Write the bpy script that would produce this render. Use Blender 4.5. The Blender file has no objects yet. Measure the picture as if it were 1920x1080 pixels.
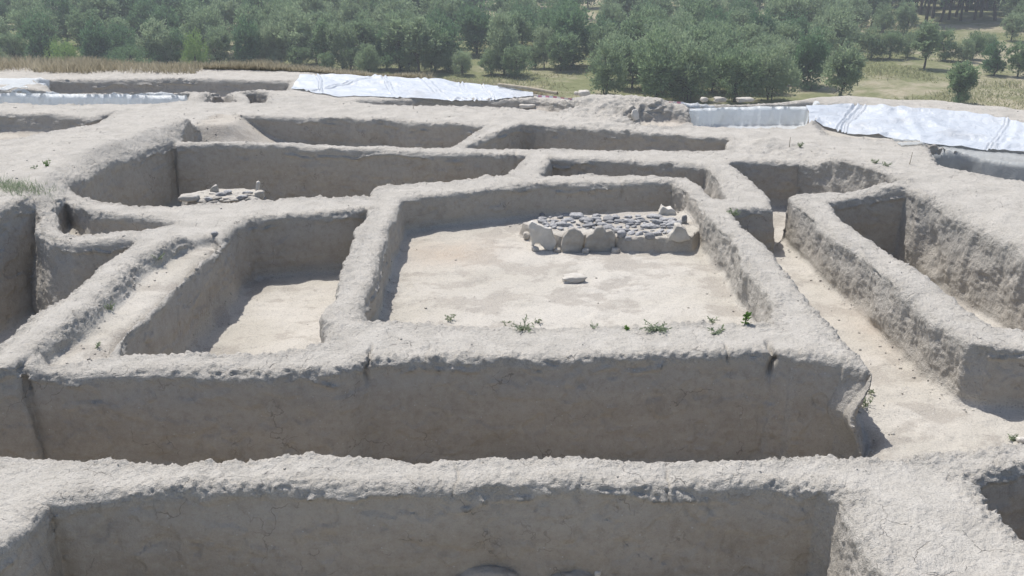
import bpy, math, random
import numpy as np
from mathutils import Vector

random.seed(7); rng = np.random.default_rng(7)
scene = bpy.context.scene
COL = scene.collection
R = math.radians

# ------------------------------------------------------------------ camera
HAZE = .0013; CAM_Z = 3.2; PITCH = R(21.2); FPX = 1884.0
cp, sp = math.cos(PITCH), math.sin(PITCH)
def at(px, py, z=0.0):
    """photo pixel (1920 wide) -> world x, y on the level z"""
    a = (px - 960) / FPX; b = (540 - py) / FPX
    dy = cp + sp * b; dz = -sp + cp * b
    t = (z - CAM_Z) / dz
    return a * t, dy * t
cam = bpy.data.objects.new('camera', bpy.data.cameras.new('camera'))
COL.objects.link(cam); scene.camera = cam
cam.location = (0, 0, CAM_Z); cam.rotation_euler = (R(90) - PITCH, 0, 0)
cam.data.sensor_width = 36; cam.data.lens = 36 * FPX / 1920
cam.data.clip_start = 0.1; cam.data.clip_end = 3000

# ------------------------------------------------------------------ noise
def _h(ix, iy, iz, seed):
    with np.errstate(over='ignore'):
        h = (ix.astype(np.uint32) * np.uint32(374761393) + iy.astype(np.uint32) * np.uint32(668265263)
             + iz.astype(np.uint32) * np.uint32(2147483647) + np.uint32((seed * 974711 + 12345) & 0xffffffff))
        h = (h ^ (h >> np.uint32(13))) * np.uint32(1274126177)
        h = (h ^ (h >> np.uint32(16))) * np.uint32(2246822519)
        h = h ^ (h >> np.uint32(15))
    return h.astype(np.float32) * np.float32(2.0 / 4294967295.0) - np.float32(1)
def vnoise(x, y, z, seed=0):
    xf, yf, zf = np.floor(x), np.floor(y), np.floor(z)
    ix, iy, iz = xf.astype(np.int64), yf.astype(np.int64), zf.astype(np.int64)
    u, v, w = (x - xf), (y - yf), (z - zf)
    u = u * u * u * (u * (u * 6 - 15) + 10); v = v * v * v * (v * (v * 6 - 15) + 10); w = w * w * w * (w * (w * 6 - 15) + 10)
    def L(a, b, t): return a + (b - a) * t
    c = [[[_h(ix + i, iy + j, iz + k, seed) for k in (0, 1)] for j in (0, 1)] for i in (0, 1)]
    return L(L(L(c[0][0][0], c[1][0][0], u), L(c[0][1][0], c[1][1][0], u), v),
             L(L(c[0][0][1], c[1][0][1], u), L(c[0][1][1], c[1][1][1], u), v), w)
def fbm(x, y, z, scale, octs=3, seed=0, gain=.5):
    a, s, out, n = 1.0, scale, 0, 0
    for o in range(octs):
        out = out + a * vnoise(x * s + 17.3 * o, y * s - 9.1 * o, z * s + 5.7 * o, seed + o)
        n += a; a *= gain; s *= 2.07
    return out / n * 1.6
def vnoise2(x, y, seed=0):
    return vnoise(x, y, np.zeros_like(x), seed)
def fbm2(x, y, scale, octs=3, seed=0):
    return fbm(x, y, np.zeros_like(x) + .37, scale, octs, seed)
def sstep(a, b, x):
    t = np.clip((x - a) / (b - a), 0, 1); return t * t * (3 - 2 * t)

# ------------------------------------------------------------------ object helpers
def mesh_np(name, verts, faces, mat=None, smooth=True, parent=None, mat_idx=None):
    """faces: (n,3) or (n,4) array"""
    me = bpy.data.meshes.new(name)
    verts = np.asarray(verts, np.float32); faces = np.asarray(faces, np.int32)
    n, k = faces.shape
    me.vertices.add(len(verts)); me.vertices.foreach_set('co', verts.ravel())
    me.loops.add(n * k); me.loops.foreach_set('vertex_index', faces.ravel())
    me.polygons.add(n)
    me.polygons.foreach_set('loop_start', np.arange(0, n * k, k, dtype=np.int32))
    me.polygons.foreach_set('loop_total', np.full(n, k, np.int32))
    me.polygons.foreach_set('use_smooth', np.full(n, smooth))
    for m in (mat if isinstance(mat, (list, tuple)) else [mat]):
        if m: me.materials.append(m)
    if mat_idx is not None: me.polygons.foreach_set('material_index', np.asarray(mat_idx, np.int32))
    me.update(calc_edges=True)
    o = bpy.data.objects.new(name, me); COL.objects.link(o)
    if parent: o.parent = parent
    return o
def tag(o, label=None, cat=None, group=None, kind=None):
    if label: o['label'] = label
    if cat: o['category'] = cat
    if group: o['group'] = group
    if kind or cat: o['kind'] = kind or 'thing'
    return o
def empty(name, loc, rz=0.0):
    o = bpy.data.objects.new(name, None); COL.objects.link(o)
    o.location = loc; o.rotation_euler = (0, 0, rz); o.empty_display_size = .2
    return o
def attr(me, name, vals):
    a = me.attributes.new(name, 'FLOAT', 'POINT'); a.data.foreach_set('value', np.asarray(vals, np.float32))

# ------------------------------------------------------------------ materials
def new_mat(name):
    m = bpy.data.materials.new(name); m.use_nodes = True
    nt = m.node_tree; nt.nodes.clear()
    out = nt.nodes.new('ShaderNodeOutputMaterial')
    return m, nt, out
class N:
    """small node-graph writer"""
    def __init__(s, nt): s.nt = nt
    def n(s, t, **kw):
        nd = s.nt.nodes.new(t)
        for k, v in kw.items():
            if k.startswith('i_'):
                key = k[2:]; key = int(key) if key.isdigit() else key.replace('_', ' ')
                if hasattr(v, 'is_output') or isinstance(v, bpy.types.NodeSocket): s.nt.links.new(v, nd.inputs[key])
                else: nd.inputs[key].default_value = v
            else: setattr(nd, k, v)
        return nd
    def math(s, op, a, b=None, c=None, clamp=False):
        nd = s.nt.nodes.new('ShaderNodeMath'); nd.operation = op; nd.use_clamp = clamp
        for i, v in enumerate((a, b, c)):
            if v is None: continue
            if isinstance(v, bpy.types.NodeSocket): s.nt.links.new(v, nd.inputs[i])
            else: nd.inputs[i].default_value = v
        return nd.outputs[0]
    def mix(s, f, a, b):
        nd = s.nt.nodes.new('ShaderNodeMix'); nd.data_type = 'RGBA'
        for i, v in ((0, f), (6, a), (7, b)):
            if isinstance(v, bpy.types.NodeSocket): s.nt.links.new(v, nd.inputs[i])
            else: nd.inputs[i].default_value = v if i == 0 else (*v, 1)
        return nd.outputs[2]
    def ramp(s, f, a, b):
        nd = s.nt.nodes.new('ShaderNodeMapRange'); nd.interpolation_type = 'SMOOTHSTEP'
        s.nt.links.new(f, nd.inputs[0]); nd.inputs[1].default_value = a; nd.inputs[2].default_value = b
        return nd.outputs[0]
    def noise(s, vec, scale, detail=4, rough=.6, dist=0):
        nd = s.n('ShaderNodeTexNoise', i_Scale=scale, i_Detail=detail, i_Roughness=rough, i_Distortion=dist)
        s.nt.links.new(vec, nd.inputs['Vector']); return nd.outputs[0]

def earth_material():
    m, nt, out = new_mat('dried_earth'); g = N(nt)
    pos = g.n('ShaderNodeNewGeometry').outputs['Position']
    nrm = g.n('ShaderNodeSeparateXYZ', i_0=g.n('ShaderNodeNewGeometry').outputs['Normal']).outputs[2]
    fl = g.n('ShaderNodeAttribute', attribute_name='floor').outputs['Fac']
    fresh = g.n('ShaderNodeAttribute', attribute_name='face').outputs['Fac']
    warm = g.n('ShaderNodeAttribute', attribute_name='warm').outputs['Fac']
    big = g.noise(pos, .9, 4, .55); med = g.noise(pos, 5, 5, .6); fine = g.noise(pos, 38, 4, .65)
    # weathered grey crust on the tops, browner cut faces with faint level bands, pale trodden floors
    crust = g.mix(g.ramp(med, .3, .7), (.415, .39, .348), (.49, .463, .418))
    mp = g.n('ShaderNodeMapping', i_Vector=pos, i_Scale=(.9, .9, 4.5)).outputs[0]
    band = g.noise(mp, 1.3, 4, .6, .3)
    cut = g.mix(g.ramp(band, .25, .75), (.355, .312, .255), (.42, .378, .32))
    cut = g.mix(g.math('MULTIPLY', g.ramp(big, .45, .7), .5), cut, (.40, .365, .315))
    floor_c = g.mix(g.ramp(big, .35, .65), (.445, .415, .36), (.50, .47, .42))
    pale = g.noise(g.n('ShaderNodeMapping', i_Vector=pos, i_Scale=(1, 1.2, 1)).outputs[0], 1.7, 7, .68, .2)
    floor_c = g.mix(g.math('MULTIPLY', g.ramp(pale, .50, .58), .75), floor_c, (.345, .315, .275))
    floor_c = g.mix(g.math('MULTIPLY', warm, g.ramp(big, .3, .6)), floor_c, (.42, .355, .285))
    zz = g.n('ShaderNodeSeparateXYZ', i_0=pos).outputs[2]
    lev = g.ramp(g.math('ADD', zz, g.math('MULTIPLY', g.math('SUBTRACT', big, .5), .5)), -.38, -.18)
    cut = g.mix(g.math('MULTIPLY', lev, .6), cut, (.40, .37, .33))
    blot = g.noise(pos, 3.2, 6, .7)
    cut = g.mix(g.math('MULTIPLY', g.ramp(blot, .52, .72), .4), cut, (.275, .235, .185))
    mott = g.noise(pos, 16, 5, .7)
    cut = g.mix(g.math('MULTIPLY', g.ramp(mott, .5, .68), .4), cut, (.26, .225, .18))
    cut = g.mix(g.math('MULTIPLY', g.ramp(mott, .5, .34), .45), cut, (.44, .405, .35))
    v2 = g.n('ShaderNodeTexVoronoi', feature='DISTANCE_TO_EDGE', i_Scale=2.3); nt.links.new(g.n('ShaderNodeVectorMath', operation='MULTIPLY_ADD', i_0=g.n('ShaderNodeTexNoise', i_Scale=5.0, i_Detail=4.0, i_Vector=pos).outputs['Color'], i_1=(.4, .4, .4), i_2=pos).outputs[0], v2.inputs['Vector'])
    c2 = g.math('MULTIPLY', g.math('SUBTRACT', 1.0, g.ramp(v2.outputs['Distance'], .002, .012)), g.ramp(g.noise(pos, 2.6, 3), .5, .62))
    cut = g.mix(g.math('MULTIPLY', c2, .6), cut, (.14, .12, .10))
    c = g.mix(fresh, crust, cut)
    c = g.mix(fl, c, floor_c)
    grain = g.noise(pos, 85, 3, .7)
    c = g.mix(g.math('MULTIPLY', g.ramp(fine, .54, .72), g.math('SUBTRACT', .58, g.math('MULTIPLY', fresh, .36))), c, (.25, .235, .215))  # dark speckles, both sizes: natural tone variation plus pore shading put into the colour
    c = g.mix(g.math('MULTIPLY', g.ramp(grain, .52, .70), g.math('SUBTRACT', .55, g.math('MULTIPLY', fresh, .36))), c, (.23, .215, .195))
    c = g.mix(g.math('MULTIPLY', g.ramp(grain, .48, .30), g.math('SUBTRACT', .5, g.math('MULTIPLY', fresh, .4))), c, (.58, .55, .50))
    speck = g.n('ShaderNodeTexVoronoi', i_Scale=26.0, i_Vector=pos)
    sp_ = g.math('LESS_THAN', speck.outputs['Distance'], .13)
    spc = g.math('MULTIPLY', sp_, g.math('GREATER_THAN', g.n('ShaderNodeSeparateColor', i_0=speck.outputs['Color']).outputs[0], .86))
    c = g.mix(g.math('MULTIPLY', spc, .6), c, (.55, .54, .52))
    # hairline drying cracks on level surfaces
    wv = g.n('ShaderNodeTexNoise', i_Scale=7.0, i_Detail=3.0); nt.links.new(pos, wv.inputs['Vector'])
    wp = g.n('ShaderNodeVectorMath', operation='MULTIPLY_ADD', i_0=wv.outputs['Color'], i_1=(.16, .16, .16), i_2=pos).outputs[0]
    vo = g.n('ShaderNodeTexVoronoi', feature='DISTANCE_TO_EDGE', i_Scale=4.6); nt.links.new(wp, vo.inputs['Vector'])
    crk = g.math('SUBTRACT', 1.0, g.ramp(vo.outputs['Distance'], .003, .017))
    crk = g.math('MULTIPLY', crk, g.ramp(g.noise(pos, 1.7, 2), .45, .62))
    crk = g.math('MULTIPLY', crk, g.ramp(g.noise(pos, 9, 2), .38, .60))
    crk = g.math('MULTIPLY', crk, g.ramp(nrm, .55, .9))
    crk = g.math('MULTIPLY', crk, g.math('SUBTRACT', 1.0, g.math('MULTIPLY', fl, .8)))
    c = g.mix(g.math('MULTIPLY', crk, .62), c, (.17, .155, .135))
    hgt = g.math('ADD', g.math('MULTIPLY', fine, .022), g.math('MULTIPLY', grain, .016))
    hgt = g.math('ADD', hgt, g.math('MULTIPLY', med, .02))
    hgt = g.math('SUBTRACT', hgt, g.math('MULTIPLY', crk, .012))
    amt = g.math('SUBTRACT', 1.0, g.math('MULTIPLY', g.math('MAXIMUM', fresh, g.math('MULTIPLY', fl, .8)), .55))
    edg = g.n('ShaderNodeAttribute', attribute_name='edge').outputs['Fac']
    hgt = g.math('MULTIPLY', hgt, g.math('MULTIPLY', amt, g.math('ADD', .78, g.math('MULTIPLY', edg, .4))))
    bp = g.n('ShaderNodeBump', i_Strength=.9, i_Distance=1.0, i_Height=hgt)
    b = g.n('ShaderNodeBsdfPrincipled', i_Base_Color=c, i_Roughness=.95, i_Normal=bp.outputs[0])
    b.inputs['Specular IOR Level'].default_value = .15
    nt.links.new(b.outputs[0], out.inputs[0])
    return m

def simple_noise_mat(name, c1, c2, scale=8, rough=.85, bump=.01, bscale=40, spec=.3):
    m, nt, out = new_mat(name); g = N(nt)
    pos = g.n('ShaderNodeTexCoord').outputs['Object']
    rnd = g.n('ShaderNodeObjectInfo').outputs['Random']
    off = g.n('ShaderNodeVectorMath', operation='ADD', i_0=pos, i_1=g.n('ShaderNodeCombineXYZ', i_0=g.math('MULTIPLY', rnd, 37.0)).outputs[0]).outputs[0]
    c = g.mix(g.ramp(g.noise(off, scale, 5, .6), .3, .7), c1, c2)
    hsv = g.n('ShaderNodeHueSaturation', i_Color=c, i_Value=g.math('ADD', .78, g.math('MULTIPLY', rnd, .44)))
    bp = g.n('ShaderNodeBump', i_Strength=.7, i_Distance=bump, i_Height=g.noise(off, bscale, 5, .65))
    b = g.n('ShaderNodeBsdfPrincipled', i_Base_Color=hsv.outputs[0], i_Roughness=rough, i_Normal=bp.outputs[0])
    b.inputs['Specular IOR Level'].default_value = spec
    nt.links.new(b.outputs[0], out.inputs[0]); return m

def leaf_material(name, c1, c2, c3, trans=.3):
    """c1 c2: two leaf tones mixed by a per-spray attribute, c3 the paler tone of whole trees"""
    m, nt, out = new_mat(name); g = N(nt)
    tone = g.n('ShaderNodeAttribute', attribute_name='tone').outputs['Fac']
    rnd = g.n('ShaderNodeObjectInfo').outputs['Random']
    c = g.mix(tone, c1, c2)
    c = g.mix(g.math('MULTIPLY', rnd, .75), c, c3)
    d = g.n('ShaderNodeBsdfPrincipled', i_Base_Color=c, i_Roughness=.6)
    d.inputs['Specular IOR Level'].default_value = .1
    t = g.n('ShaderNodeBsdfTranslucent', i_Color=c)
    mx = g.n('ShaderNodeMixShader', i_0=trans, i_1=d.outputs[0], i_2=t.outputs[0])
    nt.links.new(mx.outputs[0], out.inputs[0]); return m

def tarp_material(name, col, clear):
    m, nt, out = new_mat(name); g = N(nt)
    pos = g.n('ShaderNodeTexCoord').outputs['Object']
    dirt = g.ramp(g.noise(pos, 1.4, 6, .65), .5, .8)
    c = g.mix(g.math('MULTIPLY', dirt, .45), col, (.45, .42, .37))
    bp = g.n('ShaderNodeBump', i_Strength=.6, i_Distance=.05, i_Height=g.noise(pos, 6, 5, .6, 1.2))
    b = g.n('ShaderNodeBsdfPrincipled', i_Base_Color=c, i_Roughness=.42, i_Normal=bp.outputs[0])
    t = g.n('ShaderNodeBsdfTranslucent', i_Color=c, i_Normal=bp.outputs[0])
    mx = g.n('ShaderNodeMixShader', i_0=.35 if clear else .22, i_1=b.outputs[0], i_2=t.outputs[0])
    if clear > 0:
        tr = g.n('ShaderNodeBsdfTransparent', i_Color=(.95, .97, .97, 1))
        f = g.math('MULTIPLY', g.math('ADD', .65, g.math('MULTIPLY', g.noise(pos, 5, 3), .7)), clear, clamp=True)
        m2 = g.n('ShaderNodeMixShader', i_0=f, i_1=mx.outputs[0], i_2=tr.outputs[0]); mx = m2
    nt.links.new(mx.outputs[0], out.inputs[0]); return m

def plain_material():
    m, nt, out = new_mat('meadow_ground'); g = N(nt)
    pos = g.n('ShaderNodeNewGeometry').outputs['Position']
    yz = g.n('ShaderNodeSeparateXYZ', i_0=pos)
    n1 = g.noise(pos, .05, 5, .6); n2 = g.noise(pos, .35, 5, .65); n3 = g.noise(pos, 2.2, 5, .7)
    green = g.mix(g.ramp(n3, .3, .7), (.13, .145, .065), (.20, .205, .105))
    dry = g.mix(g.ramp(n3, .3, .7), (.27, .24, .16), (.38, .34, .25))
    f = g.math('ADD', g.math('MULTIPLY', n1, .6), g.math('MULTIPLY', n2, .45))
    c = g.mix(g.ramp(f, .47, .62), green, dry)
    earth = g.mix(g.ramp(n3, .3, .7), (.34, .31, .27), (.42, .39, .35))
    hi = g.ramp(yz.outputs[2], -.9, -.3)
    c = g.mix(hi, c, g.mix(g.ramp(g.noise(pos, 1.1, 5, .65), .35, .65), earth, (.36, .33, .27)))
    bp = g.n('ShaderNodeBump', i_Strength=.8, i_Distance=.12, i_Height=n3)
    b = g.n('ShaderNodeBsdfPrincipled', i_Base_Color=c, i_Roughness=.95, i_Normal=bp.outputs[0])
    b.inputs['Specular IOR Level'].default_value = .1
    nt.links.new(b.outputs[0], out.inputs[0]); return m

M_EARTH = earth_material()
M_SLAB = simple_noise_mat('stone_slab', (.38, .35, .305), (.49, .46, .41), 9, .9, .012, 30)
M_PALE = simple_noise_mat('pale_stone', (.50, .465, .41), (.58, .55, .50), 9, .9, .01, 35)
M_COB = simple_noise_mat('river_cobble', (.20, .20, .205), (.38, .375, .37), 6, .75, .004, 40, .4)
M_WOOD = simple_noise_mat('bark', (.055, .045, .035), (.10, .085, .065), 6, .95, .02, 20)
M_STICK = simple_noise_mat('dry_stick', (.28, .24, .18), (.38, .34, .27), 20, .9, .002, 60)
M_WEED = leaf_material('weed_leaf', (.19, .24, .145), (.34, .39, .27), (.30, .34, .22), .4)
M_WEEDB = leaf_material('bright_weed_leaf', (.10, .19, .04), (.16, .26, .07), (.14, .22, .06), .25)
M_DRY = leaf_material('dry_grass_blade', (.32, .285, .20), (.47, .425, .325), (.40, .36, .26), .5)
M_MEAD = leaf_material('meadow_blade', (.24, .26, .12), (.46, .43, .27), (.34, .34, .18), .5)
M_LEAF = leaf_material('willow_leaf', (.085, .145, .07), (.33, .445, .24), (.36, .43, .27), .45)
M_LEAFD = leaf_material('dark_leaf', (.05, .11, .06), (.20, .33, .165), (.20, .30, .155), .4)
M_LEAFY = leaf_material('bright_leaf', (.16, .26, .07), (.34, .48, .17), (.26, .38, .12), .42)
M_TARP = tarp_material('white_tarpaulin', (.60, .64, .69), 0)
M_FILM = tarp_material('clear_plastic_film', (.80, .84, .87), .30)
M_GREY = tarp_material('grey_plastic_film', (.60, .62, .62), .32)
M_PLAIN = plain_material()

# ------------------------------------------------------------------ the dig: pits cut into a level mound of earth
# rims traced on the photograph and unprojected to the level of the wall tops: (points, floor level, face lean)
PITS = {
 'central': ([(682,602),(690,560),(716,470),(750,372),(800,365),(900,355),(1000,345),(1150,341),(1264,340),(1300,372),(1360,440),(1410,510),(1443,565),(1437,600),(1250,605),(1000,606),(800,604)], -.42, .05),
 'side':    ([(222,659),(233,630),(319,548),(389,478),(440,424),(470,412),(560,404),(638,398),(686,390),(662,450),(638,517),(603,641),(520,656),(447,660),(389,664),(276,659)], -.67, .07),
 'channel': ([(345,455),(395,441),(412,452),(365,502),(290,572),(218,640),(196,664),(90,676),(80,668),(150,620),(205,565),(250,515),(300,480)], -.09, .3),
 'leftpit': ([(250,447),(167,521),(62,591),(0,642),(-160,775),(-600,900),(-800,760),(-400,580),(-150,492),(0,425),(50,402),(68,398),(82,432),(98,443),(140,453),(200,450)], -1.0, .21),
 'nook':    ([(113,428),(100,402),(92,374,.12),(104,360,.15),(117,357,.12),(130,374,.05),(146,390),(168,399),(215,403),(272,405),(326,415),(300,422),(255,430),(200,434),(136,436)], -.30, .10),
 'bigroom': ([(155,369),(126,(330),.18),(200,283,.2),(322,240,.2),(326,270),(480,273),(640,278),(840,287),(984,291),(950,328),(860,335),(760,340),(708,345),(697,364),(640,367),(505,373),(340,380),(268,383),(194,379)], -.88, .05),
 'backroom':([(1031,297),(1180,301),(1326,312),(1345,340),(1360,370),(1338,366),(1292,330),(1150,326),(1018,327)], -.60, .05),
 'rightroom':([(1371,306),(1494,302),(1555,316),(1640,342),(1700,361),(1560,361),(1500,364),(1483,369),(1475,388),(1452,388),(1438,366)], -.60, .08),
 'passage': ([(1452,372),(1484,368),(1520,402),(1555,435),(1643,507),(1747,590),(1814,637),(1850,648),(1960,652),(2400,690),(2400,850),(1960,830),(1800,834),(1700,846),(1640,852),(1610,800),(1637,692),(1590,640),(1540,590),(1500,535),(1452,474),(1395,425),(1372,389),(1449,388)], -.52, .06),
 'front':   ([(-500,745),(-100,718),(28,703),(37,704),(46,694),(250,697),(500,696),(640,690),(690,674),(900,669),(1100,669),(1300,666),(1440,662),(1520,668),(1590,678),(1637,692),(1660,780),(1648,846),(1500,850),(1250,853),(1000,856),(800,854),(600,854),(450,862),(290,868),(110,857),(0,855),(-500,845)], -.97, .05),
 'nearpit': ([(96,942),(200,924),(400,917),(600,914),(800,910),(960,910),(1200,904),(1400,902),(1540,908),(1585,925),(1620,1000),(1670,1085),(1760,1250),(1900,1500),(600,1500),(-300,1500),(-300,1160),(0,1045),(65,982)], -.74, .05),
 'cornerpit':([(1815,884),(1860,880),(1990,868),(2300,880),(2400,1300),(2000,1066),(1920,1008),(1850,942)], -.75, .05),
 'outer':   ([(1553,378),(1620,371),(1700,373),(1757,380,.12),(1830,410,.15),(1920,455,.15),(2100,540,.15),(2400,680,.1),(2400,640),(1940,613),(1861,603),(1767,539),(1664,471),(1591,417)], -.75, .07),
 'farleft': ([(335,263),(385,226),(410,217),(527,219),(640,219),(807,230),(905,235),(870,258),(845,276),(640,270),(480,267)], -.5, .07),
 'farright':([(983,231),(1100,240),(1250,250),(1368,259),(1362,282),(1200,282),(1000,279),(870,277),(915,256)], -.5, .06),
 'step':    ([(-300,211),(17,213),(170,217),(213,207),(185,228),(100,243),(0,264),(-300,310)], -.28, .3),
 'ditch':   ([(60,151),(230,148),(400,149),(548,151),(545,168),(330,172),(100,169)], -.3, .35),
 'tarped':  ([(-500,168),(0,168),(200,171),(357,173),(352,190),(200,194),(-500,194)], -.5, .10),
 'cut':     ([(396,172),(420,169),(438,172),(442,191),(384,193)], -.34, .35),
 'notch':   ([(458,173),(480,171),(503,175),(500,194),(468,194)], -.30, .25),
 'shallow': ([(655,190),(830,183),(1010,187),(1085,200),(1050,208),(900,199),(760,199)], -.16, .4),
 'hollow':  ([(1170,212),(1240,208),(1300,214),(1320,226),(1260,236),(1190,232)], -.14, .7),
 'filmpit': ([(1286,198),(1400,194),(1525,194),(1532,222),(1490,238),(1380,238),(1300,232)], -.34, .10),
 'whitepit':([(1530,199),(1650,202),(1800,211),(1920,231),(2300,281),(2300,330,-.1),(1920,298,-.1),(1750,278,-.1),(1560,260,-.05),(1526,236)], -.17, .9),
 'greypit': ([(1725,282,-.15),(1840,289,-.15),(1920,297,-.15),(2300,328,-.15),(2300,420),(1920,334),(1850,325),(1765,311)], -.62, .10),
}
CAMC = 1.4
NY, NX = 740, 920
Y0, Y1 = 3.1, 23.5
yj = Y0 * (Y1 / Y0) ** (np.arange(NY) / (NY - 1))
ui = np.linspace(-.80, .80, NX)
Z0, DZ = -1.12, .0145
NZ = int((.62 - Z0) / DZ)
X2 = (ui[:, None] * (yj[None, :] + CAMC)).astype(np.float32)
Y2 = np.broadcast_to(yj[None, :], X2.shape).astype(np.float32).copy()

def poly_world(pts):
    return np.array([at(*p) for p in pts])
def poly_sdf(P, X, Y):
    d = np.full(X.shape, 1e9, np.float32); s = np.ones(X.shape, np.float32)
    n = len(P)
    for i in range(n):
        a, b = P[i], P[(i - 1) % n]
        ex, ey = b - a; wx, wy = X - a[0], Y - a[1]
        t = np.clip((wx * ex + wy * ey) / max(ex * ex + ey * ey, 1e-9), 0, 1)
        d = np.minimum(d, (wx - ex * t) ** 2 + (wy - ey * t) ** 2)
        c1 = Y >= a[1]; c2 = Y < b[1]; c3 = ex * wy > ey * wx
        s = np.where((c1 & c2 & c3) | (~c1 & ~c2 & ~c3), -s, s)
    return s * np.sqrt(d)
def seg_dist(P, X, Y):
    d = np.full(np.shape(X), 1e9, np.float32)
    for a, b in zip(P[:-1], P[1:]):
        ex, ey = b - a; wx, wy = X - a[0], Y - a[1]
        t = np.clip((wx * ex + wy * ey) / max(ex * ex + ey * ey, 1e-9), 0, 1)
        d = np.minimum(d, np.hypot(wx - ex * t, wy - ey * t))
    return d

BANK_L = poly_world([(-900,480,.2),(-200,420,.2),(60,392,.2),(90,360,.2),(128,330,.2),(200,283,.2),(322,240,.2),(392,224,.2),(404,212,.2),(330,214,.2),(230,222,.2),(120,246,.2),(0,280,.2),(-900,360,.2)])
BANK_R = poly_world([(1500,300,.15),(1560,318,.15),(1640,345,.15),(1757,382,.15),(1830,410,.15),(1920,455,.15),(2100,540,.15),(2600,700,.15),(2600,420,.15),(1900,345,.15),(1700,310,.15),(1560,285,.15)])
CREST = poly_world([(330,445,.08),(235,478,.08),(150,560,.08),(60,635,.08),(-20,700,.08)])
EDGE = [(-900, 21.2), (-9.5, 21.0), (-5, 20.7), (-2.2, 19.6), (-.3, 18.2), (.9, 17.35), (3.2, 16.75), (5.4, 17.0), (7.2, 17.2), (8.6, 16.0), (13, 14.0), (900, 14.0)]
EX = np.array([e[0] for e in EDGE]); EY = np.array([e[1] for e in EDGE])
PLAIN_Z = -11.3
def ground_h(X, Y):
    """level of the uncut ground: flat mound top that drops to the plain behind it"""
    h = .022 * fbm2(X, Y, .8, 3, 31) + .012 * fbm2(X, Y, 3.1, 2, 32)
    bl = poly_sdf(BANK_L, X, Y); h = h + .2 * sstep(.12, -.35, bl)
    br = poly_sdf(BANK_R, X, Y); h = h + .15 * sstep(.25, -.25, br)
    h = h + .09 * sstep(.26, .05, seg_dist(CREST, X, Y))
    for px, py, hh, r in ((395, 186, .14, .30), (478, 186, .10, .30), (555, 186, .08, .4), (1180, 200, .16, .5), (1110, 195, .12, .4),
                          (1240, 206, .12, .35), (1445, 272, .09, .30), (1560, 186, .12, .8), (1165, 176, .08, .35), (1330, 186, .08, .3)):
        x0, y0 = at(px, py); h = h + hh * np.exp(-(((X - x0) / r) ** 2 + ((Y - y0) / (r * .8)) ** 2))
    rough = np.exp(-(((X - 1.9) / 1.1) ** 2 + ((Y - 15.8) / 1.1) ** 2))
    h = h + rough * .05 * fbm2(X, Y, 3.5, 4, 77)
    e = Y - np.interp(X, EX, EY)
    drop = sstep(0, 34, e + .25 * fbm2(X, Y, .9, 2, 5)) ; lip = sstep(-.2, 2.0, e) * .9
    return h - lip - drop * (-PLAIN_Z - .9 + .0) + sstep(30, 45, e) * .25 * fbm2(X, Y, .04, 3, 9)

wob = .038
XW = X2 + wob * fbm2(X2, Y2, 2.2, 3, 1); YW = Y2 + wob * fbm2(X2, Y2, 2.2, 3, 2)
XW += .004 * fbm2(X2, Y2, 11, 2, 3); YW += .004 * fbm2(X2, Y2, 11, 2, 4)
H2 = ground_h(X2, Y2).astype(np.float32)
D2 = None; FW = 0; FS = 0; SS = 0
for nm, (pts, fz, lean) in PITS.items():
    d = poly_sdf(poly_world(pts), XW, YW)
    w = np.exp(-np.clip(d, -.6, 6) / .07)
    FW = FW + w; FS = FS + w * fz; SS = SS + w * lean
    D2 = d if D2 is None else np.minimum(D2, d)
F2 = (FS / FW).astype(np.float32); S2 = (SS / FW).astype(np.float32)
F2 += .012 * fbm2(X2, Y2, 1.6, 4, 41) + .010 * fbm2(X2, Y2, 6, 3, 42)
# raised spots on pit floors: stone benches, the ramp of fallen earth, the rise at the end of the passage
BENCH = poly_world([(1000,455,-.42),(1050,467,-.42),(1130,468,-.42),(1180,473,-.42),(1300,474,-.42),(1325,420,-.25),(1290,388,-.2),(1240,394,-.25),(1110,401,-.25),(1000,408,-.25),(975,440,-.42)])
BENCH2 = poly_world([(345,386,-.2),(500,384,-.2),(492,362,-.2),(400,358,-.2),(330,372,-.2)])
bd = poly_sdf(BENCH, XW, YW); F2 += .17 * sstep(.015, -.035, bd)
bd2 = poly_sdf(BENCH2, XW, YW); F2 += .74 * sstep(.10, -.08, bd2)
for px, py, fz, hh, r in ((420, 245, -.2, .42, .75), (385, 238, -.1, .3, .5), (170, 420, -.3, .08, .12), (1500, 205, -.3, .2, .4)):
    x0, y0 = at(px, py, fz); F2 += hh * np.exp(-((X2 - x0) ** 2 + (Y2 - y0) ** 2) / r ** 2)

def smax(a, b, k):
    h = np.maximum(k - np.abs(a - b), 0) / k
    return np.maximum(a, b) + h * h * k * .25
zk = (Z0 + DZ * np.arange(NZ)).astype(np.float32)
def field(j0, j1):
    sl = (slice(None), slice(j0, j1))
    h, d, f, s = (A[sl][:, :, None] for A in (H2, D2, F2, S2))
    z = zk[None, None, :]
    pit = smax(d + s * np.maximum(h - z, -.3), f - z, .07)
    return smax(z - h, -pit, .075)

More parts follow.
